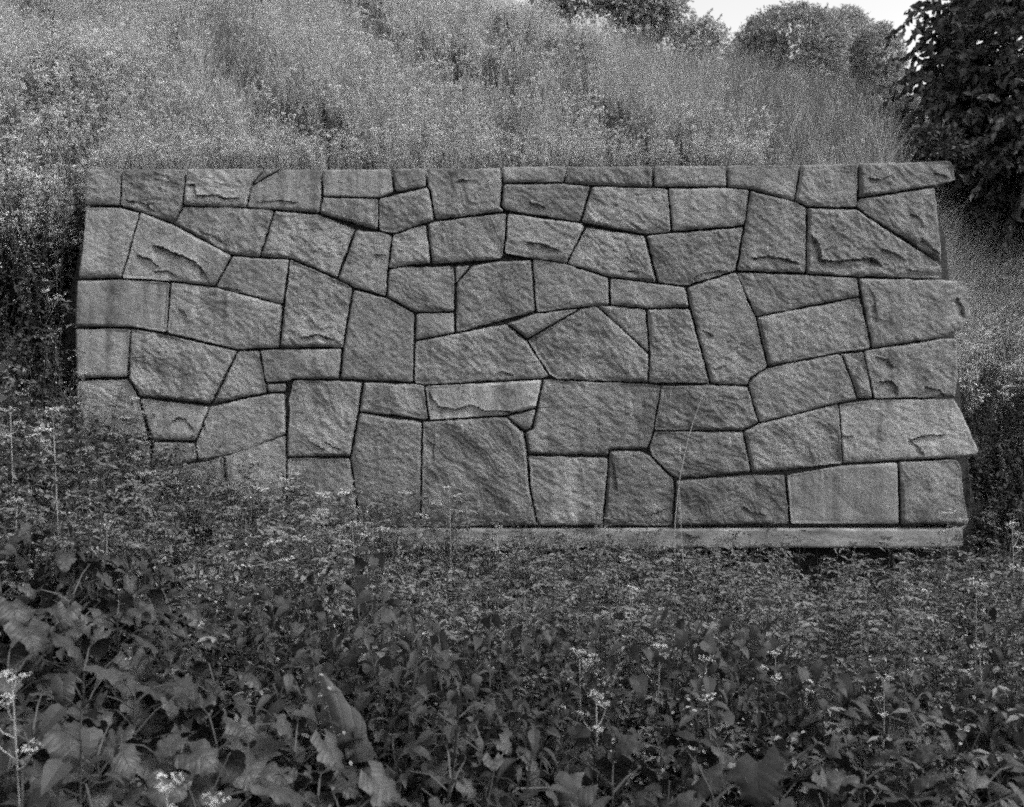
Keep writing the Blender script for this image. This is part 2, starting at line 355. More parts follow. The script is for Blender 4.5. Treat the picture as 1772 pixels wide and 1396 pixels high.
# ------------------------------------------------------------------ the stone wall
# each stone: outline in photograph pixels (joint centre lines), tone, roughness, ledges [(polyline), depth]
S = [
 ([(148,291),(211,291),(207,356),(147,355)], .95, 1.1, []),
 ([(211,291),(323,291),(316,356),(299,387),(243,366),(207,356)], .95, 1.5, [([(215,345),(250,352),(268,366)], .02)]),
 ([(323,291),(458,291),(436,320),(425,359),(316,356)], 1.12, 1.1, [([(323,318),(339,320),(341,340),(370,338),(400,344),(418,342)], .03)]),
 ([(458,291),(488,291),(474,299),(436,320)], 1.0, .6, []),
 ([(488,291),(555,291),(557,333),(553,369),(474,362),(425,359),(436,320),(474,299)], 1.0, .5, [([(440,350),(480,346),(520,352)], .015)]),
 ([(555,291),(677,290),(683,332),(655,343),(558,340)], 1.3, .45, []),
 ([(677,290),(739,289),(738,323),(683,332)], .95, .9, []),
 ([(739,289),(866,289),(870,317),(866,357),(878,366),(753,381),(744,330),(738,323)], 1.0, 1.1, [([(785,316),(800,311),(815,314)], .018)]),
 ([(558,340),(655,343),(655,399),(552,370),(556,350)], 1.0, 1.1, []),
 ([(655,343),(738,323),(744,330),(753,381),(738,386),(681,405),(655,399)], 1.05, 1.3, []),
 ([(869,288),(979,286),(977,316),(870,317)], 1.05, .8, []),
 ([(979,286),(1130,285),(1131,324),(1024,321),(977,316)], 1.0, 1.2, []),
 ([(1130,285),(1257,285),(1259,324),(1131,324)], .98, 1.1, []),
 ([(1257,285),(1385,284),(1376,348),(1298,327),(1259,324)], 1.05, .9, []),
 ([(1385,284),(1486,281),(1483,360),(1397,358),(1376,348)], 1.05, 1.0, []),
 ([(1486,281),(1626,277),(1647,277),(1653,290),(1657,312),(1620,321),(1485,343)], 1.1, 1.2, [([(1500,309),(1525,311),(1545,301)], .02), ([(1615,300),(1640,304)], .02)]),
 ([(147,356),(207,357),(243,366),(211,482),(132,483),(140,430)], 1.0, .8, []),
 ([(243,366),(299,387),(402,442),(372,496),(297,487),(211,482)], 1.18, .7, [([(262,427),(275,425),(300,436),(330,448),(350,462),(362,485)], .055), ([(236,440),(262,449),(275,462)], .04), ([(262,470),(290,468),(310,480)], .02)]),
 ([(316,356),(425,359),(474,362),(449,445),(402,442),(299,387)], .95, 1.0, [([(345,400),(370,408),(395,425)], .015)]),
 ([(474,362),(553,369),(616,396),(584,482),(502,448),(449,445)], 1.0, 1.4, []),
 ([(616,396),(655,399),(679,406),(672,466),(669,514),(611,498),(584,482)], .95, .9, [([(646,439),(668,442)], .02)]),
 ([(679,406),(738,387),(746,457),(700,460),(672,466)], 1.02, 1.1, []),
 ([(738,387),(753,381),(878,366),(873,439),(867,450),(746,458)], 1.0, 1.2, []),
 ([(870,317),(977,316),(1024,321),(1004,385),(878,366),(866,357)], 1.0, .9, [([(915,351),(930,354),(945,360)], .022)]),
 ([(1024,321),(1131,324),(1156,325),(1162,401),(1117,406),(1004,384)], 1.08, 1.2, [([(1090,386),(1110,396),(1125,400)], .015)]),
 ([(1156,325),(1259,324),(1298,327),(1288,391),(1162,401)], .95, 1.0, []),
 ([(1298,327),(1376,348),(1397,358),(1396,473),(1274,469),(1288,391)], 1.08, 1.2, [([(1297,447),(1330,443),(1362,449),(1384,456)], .03)]),
 ([(1397,358),(1483,360),(1500,372),(1632,458),(1634,482),(1485,479),(1396,474)], 1.12, 1.3, [([(1401,405),(1415,420),(1422,450),(1450,452),(1480,448),(1510,446),(1530,462)], .045), ([(1523,430),(1545,436),(1570,450)], .025), ([(1570,465),(1600,470)], .02)]),
 ([(1485,343),(1620,322),(1626,380),(1633,455),(1500,371),(1483,358)], .88, 1.2, [([(1575,368),(1590,376),(1600,395)], .02), ([(1594,412),(1612,430),(1625,440)], .03)]),
 ([(878,368),(1004,385),(1013,392),(980,456),(921,448),(873,439)], 1.02, 1.1, [([(908,420),(940,422),(970,436)], .035)]),
 ([(1013,391),(1117,406),(1138,490),(1053,480),(980,456)], 1.15, 1.3, [([(1085,468),(1105,470)], .015)]),
 ([(1117,406),(1162,401),(1288,391),(1274,469),(1187,496),(1138,490)], .95, 1.3, [([(1197,482),(1220,471),(1260,468)], .02)]),
 ([(131,484),(211,482),(294,487),(288,576),(226,566),(128,566)], 1.05, .35, []),
 ([(294,487),(372,496),(489,527),(484,602),(410,605),(288,576)], 1.08, .9, [([(308,535),(320,540),(328,560)], .02)]),
 ([(402,442),(449,445),(502,448),(489,527),(372,496)], .97, .8, [([(378,495),(400,498),(430,508)], .015)]),
 ([(502,448),(584,482),(611,498),(593,602),(484,602)], 1.1, 1.4, [([(520,586),(550,578),(580,588)], .03)]),
 ([(611,498),(669,514),(719,541),(717,590),(716,663),(628,659),(587,657),(593,602)], .9, .9, []),
 ([(669,514),(672,466),(700,460),(787,460),(787,539),(719,541)], .97, 1.0, []),
 ([(787,460),(816,457),(788,491)], .95, .5, []),
 ([(816,457),(867,450),(921,447),(928,540),(787,577),(788,491)], .97, 1.2, []),
 ([(719,541),(787,539),(787,577),(717,590)], .98, .8, []),
 ([(921,447),(980,456),(1053,480),(1055,528),(1005,532),(928,541)], .97, 1.0, []),
 ([(1055,480),(1138,490),(1187,496),(1194,532),(1119,534),(1056,528)], 1.02, .8, []),
 ([(1187,496),(1274,469),(1308,548),(1329,635),(1299,655),(1295,668),(1230,664),(1194,532)], .97, 1.1, [([(1215,572),(1225,575),(1235,582)], .02), ([(1234,640),(1255,632)], .02)]),
 ([(1274,470),(1396,474),(1485,480),(1489,513),(1308,548)], .88, 1.0, []),
 ([(1308,548),(1489,513),(1510,603),(1452,611),(1329,635)], .97, 1.2, []),
 ([(1485,480),(1634,482),(1672,484),(1677,500),(1682,545),(1667,571),(1640,583),(1510,604)], .97, .9, [([(1505,498),(1514,515),(1517,560)], .02), ([(1655,515),(1666,530),(1669,550)], .02)]),
 ([(128,567),(226,567),(220,653),(130,656)], 1.08, .5, []),
 ([(226,567),(288,577),(411,606),(364,700),(240,687),(221,653)], .97, 1.4, []),
 ([(411,606),(449,605),(463,680),(364,701)], 1.08, 1.2, []),
 ([(449,605),(484,603),(593,602),(587,657),(505,656),(498,661),(459,662)], .92, .9, []),
 ([(460,663),(497,662),(493,679),(463,680)], .95, .7, []),
 ([(507,657),(587,657),(628,660),(621,713),(606,791),(496,791),(499,690)], .97, 1.1, [([(540,765),(562,777)], .02), ([(563,764),(590,777)], .02)]),
 ([(628,660),(716,663),(734,666),(742,727),(621,713)], .92, 1.0, []),
 ([(734,666),(940,655),(929,706),(875,720),(742,728)], 1.32, .45, [([(740,675),(758,702),(785,708),(818,700),(838,710),(900,712),(930,704)], .03)]),
 ([(875,720),(929,706),(920,742),(907,747)], .85, .7, []),
 ([(717,590),(876,559),(912,588),(951,650),(940,655),(734,666),(716,663)], .95, 1.2, [([(850,652),(870,642),(890,650)], .02)]),
 ([(876,559),(928,541),(1005,533),(912,588)], .95, .8, []),
 ([(912,588),(1005,533),(1032,527),(1124,612),(1122,663),(965,657),(951,650)], .97, 1.3, []),
 ([(1032,527),(1056,528),(1119,534),(1124,612)], .93, 1.0, []),
 ([(1119,534),(1194,532),(1230,664),(1122,663),(1124,612)], 1.0, 1.4, []),
 ([(1145,667),(1230,664),(1295,668),(1313,730),(1287,746),(1131,745)], .80, 1.2, []),
 ([(940,655),(965,657),(1122,663),(1145,667),(1131,745),(1122,777),(1054,779),(1054,789),(913,787),(908,748),(921,742),(929,706)], .9, 1.2, []),
 ([(1299,655),(1329,635),(1452,611),(1460,618),(1486,691),(1452,698),(1314,733),(1295,668)], .95, 1.2, []),
 ([(1452,611),(1496,607),(1513,690),(1486,692),(1460,618)], .98, 1.2, []),
 ([(1496,607),(1510,604),(1640,584),(1656,584),(1659,650),(1653,688),(1513,690)], 1.0, 1.0, [([(1512,616),(1535,622),(1550,638)], .02), ([(1515,662),(1540,658),(1552,670),(1553,685)], .03), ([(1600,668),(1625,676),(1640,688)], .03)]),
 ([(130,657),(221,654),(240,687),(258,762),(130,762)], 1.02, 1.0, [([(200,722),(232,724)], .015)]),
 ([(240,687),(364,702),(345,748),(338,764),(262,763)], 1.05, .5, [([(290,738),(305,722),(322,725),(338,748)], .02)]),
 ([(364,702),(463,681),(493,679),(495,751),(430,778),(388,789),(341,796),(338,765),(345,748)], 1.1, .9, [([(352,730),(358,750)], .015)]),
 ([(262,763),(338,765),(341,796),(325,803),(262,805)], .9, .9, []),
 ([(262,806),(325,803),(388,789),(389,912),(262,912)], .95, .9, []),
 ([(388,789),(495,751),(495,912),(389,912)], .98, .9, []),
 ([(495,791),(606,791),(614,850),(622,912),(495,912)], .98, .9, []),
 ([(606,791),(621,713),(731,729),(728,912),(622,912),(614,850)], .95, 1.1, []),
 ([(731,729),(742,728),(875,720),(907,748),(912,787),(917,845),(930,911),(728,912)], .95, 1.1, [([(738,760),(752,770),(750,800)], .02)]),
 ([(913,787),(1054,790),(1044,910),(930,911),(917,845)], .93, 1.1, []),
 ([(1054,779),(1110,779),(1126,787),(1168,830),(1165,911),(1044,911)], .85, 1.2, [([(1062,800),(1066,825),(1068,850)], .02), ([(1110,892),(1140,886),(1155,880)], .02)]),
 ([(1131,745),(1287,746),(1301,818),(1168,830),(1126,787),(1122,777)], .80, 1.2, []),
 ([(1287,746),(1314,732),(1452,698),(1459,802),(1301,819)], .90, 1.3, []),
 ([(1452,698),(1513,690),(1653,688),(1668,715),(1697,780),(1690,791),(1555,798),(1459,803)], 1.05, .8, [([(1460,756),(1478,754)], .02), ([(1570,762),(1600,754),(1632,752)], .03), ([(1575,760),(1590,775),(1600,788)], .02)]),
 ([(1168,830),(1301,819),(1360,820),(1367,908),(1165,911)], .72, 1.1, [([(1285,875),(1300,886),(1325,890)], .02)]),
 ([(1360,820),(1459,803),(1555,798),(1558,909),(1367,908)], 1.05, .35, []),
 ([(1555,798),(1655,793),(1663,803),(1667,845),(1678,908),(1558,909)], .95, 1.0, []),
 ([(130,762),(258,762),(262,805),(262,912),(128,912)], .95, .9, []),
]

def inset_poly(P, g):
    n = len(P); out = []
    for i in range(n):
        a, b, c = P[i - 1], P[i], P[(i + 1) % n]
        e1 = (b - a) / (np.linalg.norm(b - a) + 1e-9); e2 = (c - b) / (np.linalg.norm(c - b) + 1e-9)
        n1 = np.array([-e1[1], e1[0]]); n2 = np.array([-e2[1], e2[0]])
        k = n1 + n2
        l = k @ k
        k = k / max(l, 0.35) * 2 if l > 1e-6 else n1
        out.append(b + k * g)
    return np.array(out)

def round_corners(P, r):
    n = len(P); out = []
    for i in range(n):
        a, b, c = P[i - 1], P[i], P[(i + 1) % n]
        l1, l2 = np.linalg.norm(a - b), np.linalg.norm(c - b)
        q = min(r, l1 * 0.3, l2 * 0.3)
        p1 = b + (a - b) / l1 * q; p2 = b + (c - b) / l2 * q
        out += [p1, 0.25 * p1 + 0.5 * b + 0.25 * p2, p2]
    return np.array(out)

def seg_dist(P, A, B):
    d = B - A
    t = np.clip(((P - A) @ d) / (d @ d + 1e-12), 0, 1)
    return np.linalg.norm(P - (A + t[:, None] * d), axis=1)

def in_poly(P, poly):
    x, y = P[:, 0], P[:, 1]
    ins = np.zeros(len(P), bool)
    n = len(poly)
    for i in range(n):
        x1, y1 = poly[i - 1]; x2, y2 = poly[i]
        c = ((y1 > y) != (y2 > y)) & (x < (x2 - x1) * (y - y1) / (y2 - y1 + 1e-12) + x1)
        ins ^= c
    return ins

wall = empty('stone_wall', (0, WY + 0.3, ZC - 1.16))
tag(wall, 'wide retaining wall of irregular rough granite blocks on a pale concrete beam', 'wall')
wl0 = Vector(wall.location)
GRID = 0.0105
CD = 0.32

STAINED = (25, 18, 33, 44, 61, 62, 79, 84, 75)
def build_stone(i, outline, tone, rough, ledges):
    P = np.array([(wx(x), wz(y)) for x, y in outline])
    area = 0.5 * np.sum(P[:, 0] * np.roll(P[:, 1], -1) - np.roll(P[:, 0], -1) * P[:, 1])
    if area < 0: P = P[::-1]
    g = 0.0048 + 0.0055 * random.random()
    P = round_corners(inset_poly(P, g), 0.016)
    # densify and roughen the edge
    B = []
    n = len(P)
    for k in range(n):
        a, b = P[k], P[(k + 1) % n]
        m = max(1, int(np.linalg.norm(b - a) / GRID))
        for j in range(m): B.append(a + (b - a) * j / m)
    B = np.array(B)
    cen = B.mean(0)
    off = 0.0046 * (0.8 * pn(B[:, 0] * 6, B[:, 1] * 6, i * 2.3) + pn(B[:, 0] * 18, B[:, 1] * 18, i * 3.1) + 0.6 * pn(B[:, 0] * 50, B[:, 1] * 50, i * 1.7)) * min(rough + 0.3, 1.3)
    dirv = B - cen
    dirv /= np.linalg.norm(dirv, axis=1)[:, None]
    B = B + dirv * (off - 0.002)[:, None]
    x0, y0 = B.min(0); x1, y1 = B.max(0)
    gx_, gz_ = np.meshgrid(np.arange(x0, x1, GRID), np.arange(y0, y1, GRID * 0.87))
    gx_ = gx_ + (np.arange(gx_.shape[0]) % 2)[:, None] * GRID * 0.5
    G = np.stack([gx_.ravel(), gz_.ravel()], 1)
    G += rng.uniform(-0.2, 0.2, G.shape) * GRID
    G = G[in_poly(G, B)]
    def bdist(Q):
        d = np.full(len(Q), 9.0)
        for k in range(len(B)):
            d = np.minimum(d, seg_dist(Q, B[k - 1], B[k]))
        return d
    if len(G):
        G = G[bdist(G) > GRID * 0.5]
    pts = [Vector(p) for p in B] + [Vector(p) for p in G]
    vs, es, fs, ov, oe, of = delaunay_2d_cdt(pts, [], [list(range(len(B)))], 1, 1e-6)
    U = np.array([tuple(v) for v in vs])
    T = np.array([f for f in fs if len(f) == 3])
    d = bdist(U)
    # make sure triangles face the camera (-Y): in (x, z) counter-clockwise gives normal -Y
    a, b, c = U[T[:, 0]], U[T[:, 1]], U[T[:, 2]]
    s = (b[:, 0] - a[:, 0]) * (c[:, 1] - a[:, 1]) - (b[:, 1] - a[:, 1]) * (c[:, 0] - a[:, 0])
    T[s < 0] = T[s < 0][:, ::-1]
    # relief
    r = 0.005
    q = np.clip(d / r, 0, 1)
    rnd = -r * (1 - np.sqrt(1 - (1 - q) ** 2)) * 0.9
    bulge = (0.002 + 0.006 * min(rough, 1.2) * (0.5 + 0.8 * random.random())) * (1 - np.exp(-d / 0.03))
    tx, tz = random.uniform(-0.06, 0.06), random.uniform(-0.07, 0.05)
    tilt = (U[:, 0] - cen[0]) * tx + (U[:, 1] - cen[1]) * tz
    th = math.radians(random.uniform(28, 48))
    ca, sa = math.cos(th), math.sin(th)
    ra_ = random.uniform(0.3, 1.3)
    al = U[:, 0] * ca - U[:, 1] * sa          # along: down to the right
    ac = U[:, 0] * sa + U[:, 1] * ca
    so = i * 7.3
    big = pn(al * 3.0, ac * 5.0, so) * 0.010
    mid = (1 - np.abs(pn(al * 7, ac * 13, so + 2)) * 2) * 0.0075
    sm = pn(al * 15, ac * 26, so + 4) * 0.0075 + pn(al * 30, ac * 40, so + 5) * 0.0052
    # flaked facets: quantised noise
    fn = pn(al * 4.2, ac * 7.5, so + 9) * 3.0
    facet = (np.floor(fn) + smooth(0.0, 0.12, fn - np.floor(fn))) * 0.0065
    ed = smooth(0, 0.02, d)
    disp = rnd + bulge + (0.75 * big + 0.45 * mid + 0.62 * sm + 0.7 * facet * ra_) * rough * ed + tilt * ed
    # lower edge pitched back
    zn = (U[:, 1] - y0) / max(y1 - y0, 0.01)
    pit = 0.009 * (0.4 + random.random()) * (1 - smooth(0, 0.05 / max(y1 - y0, 0.05), zn - 0.02 * pn(U[:, 0] * 9, so)))
    disp -= pit * rough
    for pl, dep in ledges:
        L_ = np.array([(wx(x), wz(y)) for x, y in pl])
        dm = np.full(len(U), 9.0); sg = np.zeros(len(U)); tt = np.zeros(len(U))
        tot = len(L_) - 1
        wob = 0.006 * pn(U[:, 0] * 22, U[:, 1] * 22, so + 6)
        for k in range(tot):
            A, Bq = L_[k], L_[k + 1]
            dv = Bq - A
            t_ = np.clip(((U - A) @ dv) / (dv @ dv), 0, 1)
            pt = A + t_[:, None] * dv
            ds = np.linalg.norm(U - pt, axis=1)
            side = dv[0] * (U[:, 1] - A[1]) - dv[1] * (U[:, 0] - A[0])
            better = ds < dm
            dm = np.where(better, ds, dm); sg = np.where(better, side, sg); tt = np.where(better, (k + t_) / tot, tt)
        endf = smooth(-0.02, 0.12, tt) * smooth(-0.02, 0.12, 1 - tt)
        below = sg < 0
        sd_ = np.where(below, dm, -dm) + wob
        disp -= 1.05 * dep * (0.55 + 0.9 * smooth(-.4, .5, pn(U[:, 0] * 14, U[:, 1] * 14, so + 8))) * endf * np.where(sd_ > 0, np.exp(-(np.maximum(sd_, 0)) / 0.05) * smooth(-0.001, 0.003, sd_), 0)
        disp += dep * 0.3 * endf * np.where(sd_ <= 0, np.exp(sd_ / 0.03), 0)
    setb = random.uniform(-0.012, 0.012)
    Yf = WY - disp + setb
    nb = len(U)
    V = np.stack([U[:, 0], Yf, U[:, 1]], 1)
    # the boundary loop in order, from the original indices
    omap = {}
    for vi, lst in enumerate(ov):
        for o_ in lst: omap.setdefault(o_, vi)
    loop = [omap[k] for k in range(len(B)) if k in omap]
    lp = np.array(loop)
    back = V[lp].copy()
    shrink = 0.93
    back[:, 0] = cen[0] + (back[:, 0] - cen[0]) * shrink
    back[:, 2] = cen[1] + (back[:, 2] - cen[1]) * shrink
    back[:, 1] = WY + CD
    m = len(lp)
    ar = np.arange(m); nx_ = (ar + 1) % m
    side1 = np.stack([lp[ar], nb + ar, lp[nx_]], 1)
    side2 = np.stack([lp[nx_], nb + ar, nb + nx_], 1)
    bc = np.array([[cen[0], WY + CD, cen[1]]])
    capf = np.stack([nb + ar, np.full(m, nb + m), nb + nx_], 1)
    VV = np.concatenate([V, back, bc]); TT = np.concatenate([T, side1, side2, capf])
    VV = VV - np.array(wl0)
    me = tri_mesh('stone', VV, TT, [M_stone], smooth=False)
    sm_ = np.zeros(len(TT), bool)
    me.polygons.foreach_set('use_smooth', sm_)
    a_ = me.attributes.new('tone', 'FLOAT', 'POINT'); a_.data.foreach_set('value', np.full(len(VV), 0.176 * tone, np.float32))
    a_ = me.attributes.new('rough', 'FLOAT', 'POINT'); a_.data.foreach_set('value', np.full(len(VV), min(1.2, rough), np.float32))
    a_ = me.attributes.new('stain', 'FLOAT', 'POINT'); a_.data.foreach_set('value', np.full(len(VV), 1.9 if (rough < .6 or i in STAINED) else random.uniform(.5, 1.5), np.float32))
    return link('stone', me, wall)

for i, (pl, tone, rough, led) in enumerate(S):
    build_stone(i, pl, tone * random.uniform(0.88, 1.12), rough, led)

def box_tris(x0, x1, y0, y1, z0, z1):
    V = np.array([(x, y, z) for x in (x0, x1) for y in (y0, y1) for z in (z0, z1)], float)
    Qd = [(0, 1, 3, 2), (4, 6, 7, 5), (0, 4, 5, 1), (2, 3, 7, 6), (0, 2, 6, 4), (1, 5, 7, 3)]
    T = [t for a, b, c, d in Qd for t in ((a, b, c), (a, c, d))]
    return V, np.array(T)
V, T = box_tris(wx(160), wx(1608), WY + 0.10, WY + 0.36, wz(913), wz(300))
link('joint_fill', tri_mesh('joint_fill', V - np.array(wl0), T, [M_core]), wall)

# concrete beam under the stones: a worn, slightly chipped bar
def beam():
    xs = np.arange(wx(122), wx(1668), 0.03)
    z0, z1 = wz(948), wz(914)
    prof = [(WY + 0.33, z0), (WY + 0.012, z0), (WY - 0.006, z0 + 0.006), (WY - 0.012, z0 + 0.02), (WY - 0.012, (z0 + z1) / 2), (WY - 0.012, z1 - 0.02), (WY - 0.006, z1 - 0.005), (WY + 0.01, z1 - 0.001), (WY + 0.33, z1 - 0.001)]
    k = len(prof); V = []
    for x in xs:
        for j, (y, z) in enumerate(prof):
            n1 = float(pn(x * 9, z * 20, 1.0)); n2 = float(pn(x * 3.1, j, 4.0))
            chip = 0.012 * max(0, n1 - 0.25) if j in (2, 6, 7, 1) else 0
            V.append((x, y + chip + 0.0015 * n2, z + (-chip if j >= 6 else chip if j <= 2 else 0) * 0.8))
    V = np.array(V); T = []
    m = len(xs)
    for a in range(m - 1):
        for j in range(k):
            p, q = a * k + j, a * k + (j + 1) % k
            r_, s_ = p + k, q + k
            T += [(p, r_, q), (q, r_, s_)]
    for base, flip in ((0, False), ((m - 1) * k, True)):
        for j in range(1, k - 1):
            t = (base, base + j, base + j + 1)
            T.append(t[::-1] if flip else t)
    return V, np.array(T)
V, T = beam()
tag(link('concrete_beam', tri_mesh('concrete_beam', V - np.array(wl0), T, [M_conc]), wall), 'pale concrete beam under the lowest stones')

# ------------------------------------------------------------------ foliage pieces
def rotm(rx, ry, rz):
    cx, sx, cy, sy, cz, sz = math.cos(rx), math.sin(rx), math.cos(ry), math.sin(ry), math.cos(rz), math.sin(rz)
    A = np.array([[1, 0, 0], [0, cx, -sx], [0, sx, cx]]); Bm = np.array([[cy, 0, sy], [0, 1, 0], [-sy, 0, cy]])
    Cm = np.array([[cz, -sz, 0], [sz, cz, 0], [0, 0, 1]])
    return Cm @ Bm @ A

def blade(Ln, W, n=3, droop=0.8, fold=0.25, a0=0.0, power=0.75):
    """a small leaf along +Y; three points across"""
    V = []; y = z = 0.0; ang = a0; st = Ln / n
    for k in range(n + 1):
        t = k / n
        w_ = W * 0.5 * math.sin(math.pi * min(1, (0.06 + 0.94 * t)) ** power) if k < n else 0.0
        w_ = max(w_, 0.0)
        if k == n: V += [(0, y, z)]
        else: V += [(-w_, y, z + fold * w_), (0, y, z), (w_, y, z + fold * w_)]
        ang -= droop / n
        y += st * math.cos(ang); z += st * math.sin(ang)
    T = []
    for k in range(n - 1):
        a = 3 * k
        T += [(a, a + 1, a + 4), (a, a + 4, a + 3), (a + 1, a + 2, a + 5), (a + 1, a + 5, a + 4)]
    a = 3 * (n - 1); e = 3 * n
    T += [(a, a + 1, e), (a + 1, a + 2, e)]
    return np.array(V, float), np.array(T)

def tube(pts, r0, r1, sides=3):
    pts = np.asarray(pts, float); n = len(pts); V = []; T = []
    for k in range(n):
        d = pts[min(k + 1, n - 1)] - pts[max(k - 1, 0)]
        d /= np.linalg.norm(d) + 1e-9
        u = np.cross(d, [0.3, 0.9, 0.1]); u /= np.linalg.norm(u) + 1e-9
        v = np.cross(d, u)
        r = r0 + (r1 - r0) * k / (n - 1)
        for s in range(sides):
            a = 2 * math.pi * s / sides
            V.append(pts[k] + r * (math.cos(a) * u + math.sin(a) * v))
    for k in range(n - 1):
        for s in range(sides):
            a, b = k * sides + s, k * sides + (s + 1) % sides
            T += [(a, a + sides, b), (b, a + sides, b + sides)]
    return np.array(V), np.array(T)

def curved(h, lean, bend, az, n=6):
    out = []
    for k in range(n + 1):
        t = k / n
        r = lean * t + bend * t * t
        out.append((r * math.cos(az), r * math.sin(az), h * t))
    return np.array(out)

def at_path(P, t):
    k = t * (len(P) - 1); i = min(int(k), len(P) - 2); f = k - i
    return P[i] * (1 - f) + P[i + 1] * f

def nettle(h=0.75, leafL=0.07, nodes_=13, seed=0, tops=False):
    R = random.Random(seed); g = Geo()
    P = curved(h, R.uniform(-.05, .1), R.uniform(0, .1), R.uniform(0, 6.28))
    g.add(*tube(P, 0.0035, 0.0015), m=1)
    az = R.uniform(0, 6)
    for k in range(nodes_):
        t = 0.18 + 0.82 * k / (nodes_ - 1)
        sz = leafL * (1.15 - 0.75 * max(0, (t - 0.6) / 0.4)) * R.uniform(.8, 1.15)
        c = at_path(P, t)
        for s in range(2):
            V, T = blade(sz, sz * R.uniform(.42, .55), 4, R.uniform(.5, 1.3), .3, R.uniform(.1, .55))
            Rm = rotm(0, R.uniform(-.25, .25), az + s * math.pi + R.uniform(-.3, .3))
            g.add(V @ Rm.T + c, T, 0)
        az += 1.57 + R.uniform(-.2, .2)
    if tops:
        for k in range(26):
            c = at_path(P, R.uniform(.72, 1)) + np.array([R.gauss(0, .012), R.gauss(0, .012), 0])
            V, T = blade(.012, .009, 2, .3, .2, R.uniform(-1, 1))
            g.add(V @ rotm(0, 0, R.uniform(0, 6.28)).T + c, T, 2)
    return g

def fine_herb(h=0.6, seed=0, heads=False):
    R = random.Random(seed); g = Geo()
    P = curved(h, R.uniform(-.05, .12), R.uniform(0, .12), R.uniform(0, 6.28))
    g.add(*tube(P, 0.0025, 0.001), m=1)
    for k in range(15):
        t = .25 + .75 * R.random()
        c = at_path(P, t); az = R.uniform(0, 6.28); ln = R.uniform(.07, .15) * (1.2 - .5 * t)
        Bp = np.array([c + np.array([math.cos(az) * ln * q, math.sin(az) * ln * q, ln * (.55 * q - .35 * q * q)]) for q in (0, .5, 1)])
        g.add(*tube(Bp, .0013, .0007), m=1)
        for j in range(6):
            p = at_path(Bp, (j + 1) / 6)
            V, T = blade(R.uniform(.018, .042), R.uniform(.009, .018), 2, .6, .25, R.uniform(-.4, .6))
            g.add(V @ rotm(0, R.uniform(-.5, .5), R.uniform(0, 6.28)).T + p, T, 0)
    if heads:
        c = P[-1]
        for k in range(22):
            a = R.uniform(0, 6.28); r = .035 * math.sqrt(R.random())
            V, T = blade(.011, .010, 2, .2, .1, R.uniform(-.4, .6))
            g.add(V @ rotm(0, R.uniform(-.4, .4), R.uniform(0, 6.28)).T + c + np.array([r * math.cos(a), r * math.sin(a), R.uniform(0, .012)]), T, 2)
    return g

def grass_tuft(h=0.6, n=16, spread=.07, seed=0, w=.005, seeds=True):
    R = random.Random(seed); g = Geo()
    for k in range(n):
        a = R.uniform(0, 6.28); r = R.uniform(0, spread)
        hh = h * R.uniform(.5, 1.1)
        P = curved(hh, R.uniform(-.02, .08), R.uniform(.02, .28), R.uniform(0, 6.28), 4) + np.array([r * math.cos(a), r * math.sin(a), 0])
        side = np.array([math.cos(a + 1.6), math.sin(a + 1.6), 0]) * w * .5
        V = []
        for q, p in enumerate(P):
            f = 1 - q / (len(P) - 1) * .85
            V += [p - side * f, p + side * f]
        T = []
        for q in range(len(P) - 1):
            b = 2 * q
            T += [(b, b + 1, b + 3), (b, b + 3, b + 2)]
        g.add(np.array(V), np.array(T), 0)
        if seeds and k % 3 == 0:
            for q in range(8):
                p = at_path(P, .8 + .2 * R.random()) + np.array([R.gauss(0, .006), R.gauss(0, .006), 0])
                V, T = blade(.014, .006, 2, .3, .2, R.uniform(.3, 1.4))
                g.add(V @ rotm(0, 0, R.uniform(0, 6.28)).T + p, T, 1)
    return g

def meadow_flower(h=.6, seed=0, dense=1.0):
    """branching stalk with small pale cruciform flowers at the tips"""
    R = random.Random(seed); g = Geo()
    P = curved(h, R.uniform(-.05, .1), R.uniform(0, .1), R.uniform(0, 6.28), 5)
    g.add(*tube(P, .0028, .0012), m=1)
    for k in range(7):
        t = R.uniform(.12, .75); c = at_path(P, t)
        V, T = blade(R.uniform(.03, .06), R.uniform(.008, .016), 2, .9, .2, R.uniform(.2, .9))
        g.add(V @ rotm(0, 0, R.uniform(0, 6.28)).T + c, T, 0)
    tips = [P[-1]]
    for k in range(4):
        t = R.uniform(.5, .9); c = at_path(P, t); az = R.uniform(0, 6.28); ln = R.uniform(.06, .15)
        e = c + np.array([math.cos(az) * ln * .55, math.sin(az) * ln * .55, ln * .9])
        g.add(*tube(np.array([c, (c + e) / 2 + np.array([0, 0, -.006]), e]), .0013, .0008), m=1)
        tips.append(e)
    for c in tips:
        for q in range(int(R.randint(9, 13) * dense)):
            p = c + np.array([R.gauss(0, .011), R.gauss(0, .011), R.uniform(-.026, .01)])
            s = R.uniform(.011, .017)
            V, T = blade(s, s * .9, 2, .2, .2, R.uniform(-.5, 1.2)); V[:, 1] -= s / 2
            g.add(V @ rotm(R.uniform(-.5, .5), R.uniform(-.5, .5), R.uniform(0, 6.28)).T + p, T, 2)
    return g

lib = {}
def proto_collection(name, meshes):
    c = bpy.data.collections.new(name)
    for k, me in enumerate(meshes):
        o = bpy.data.objects.new('%s_%02d' % (name, k), me)
        c.objects.link(o)
    return c

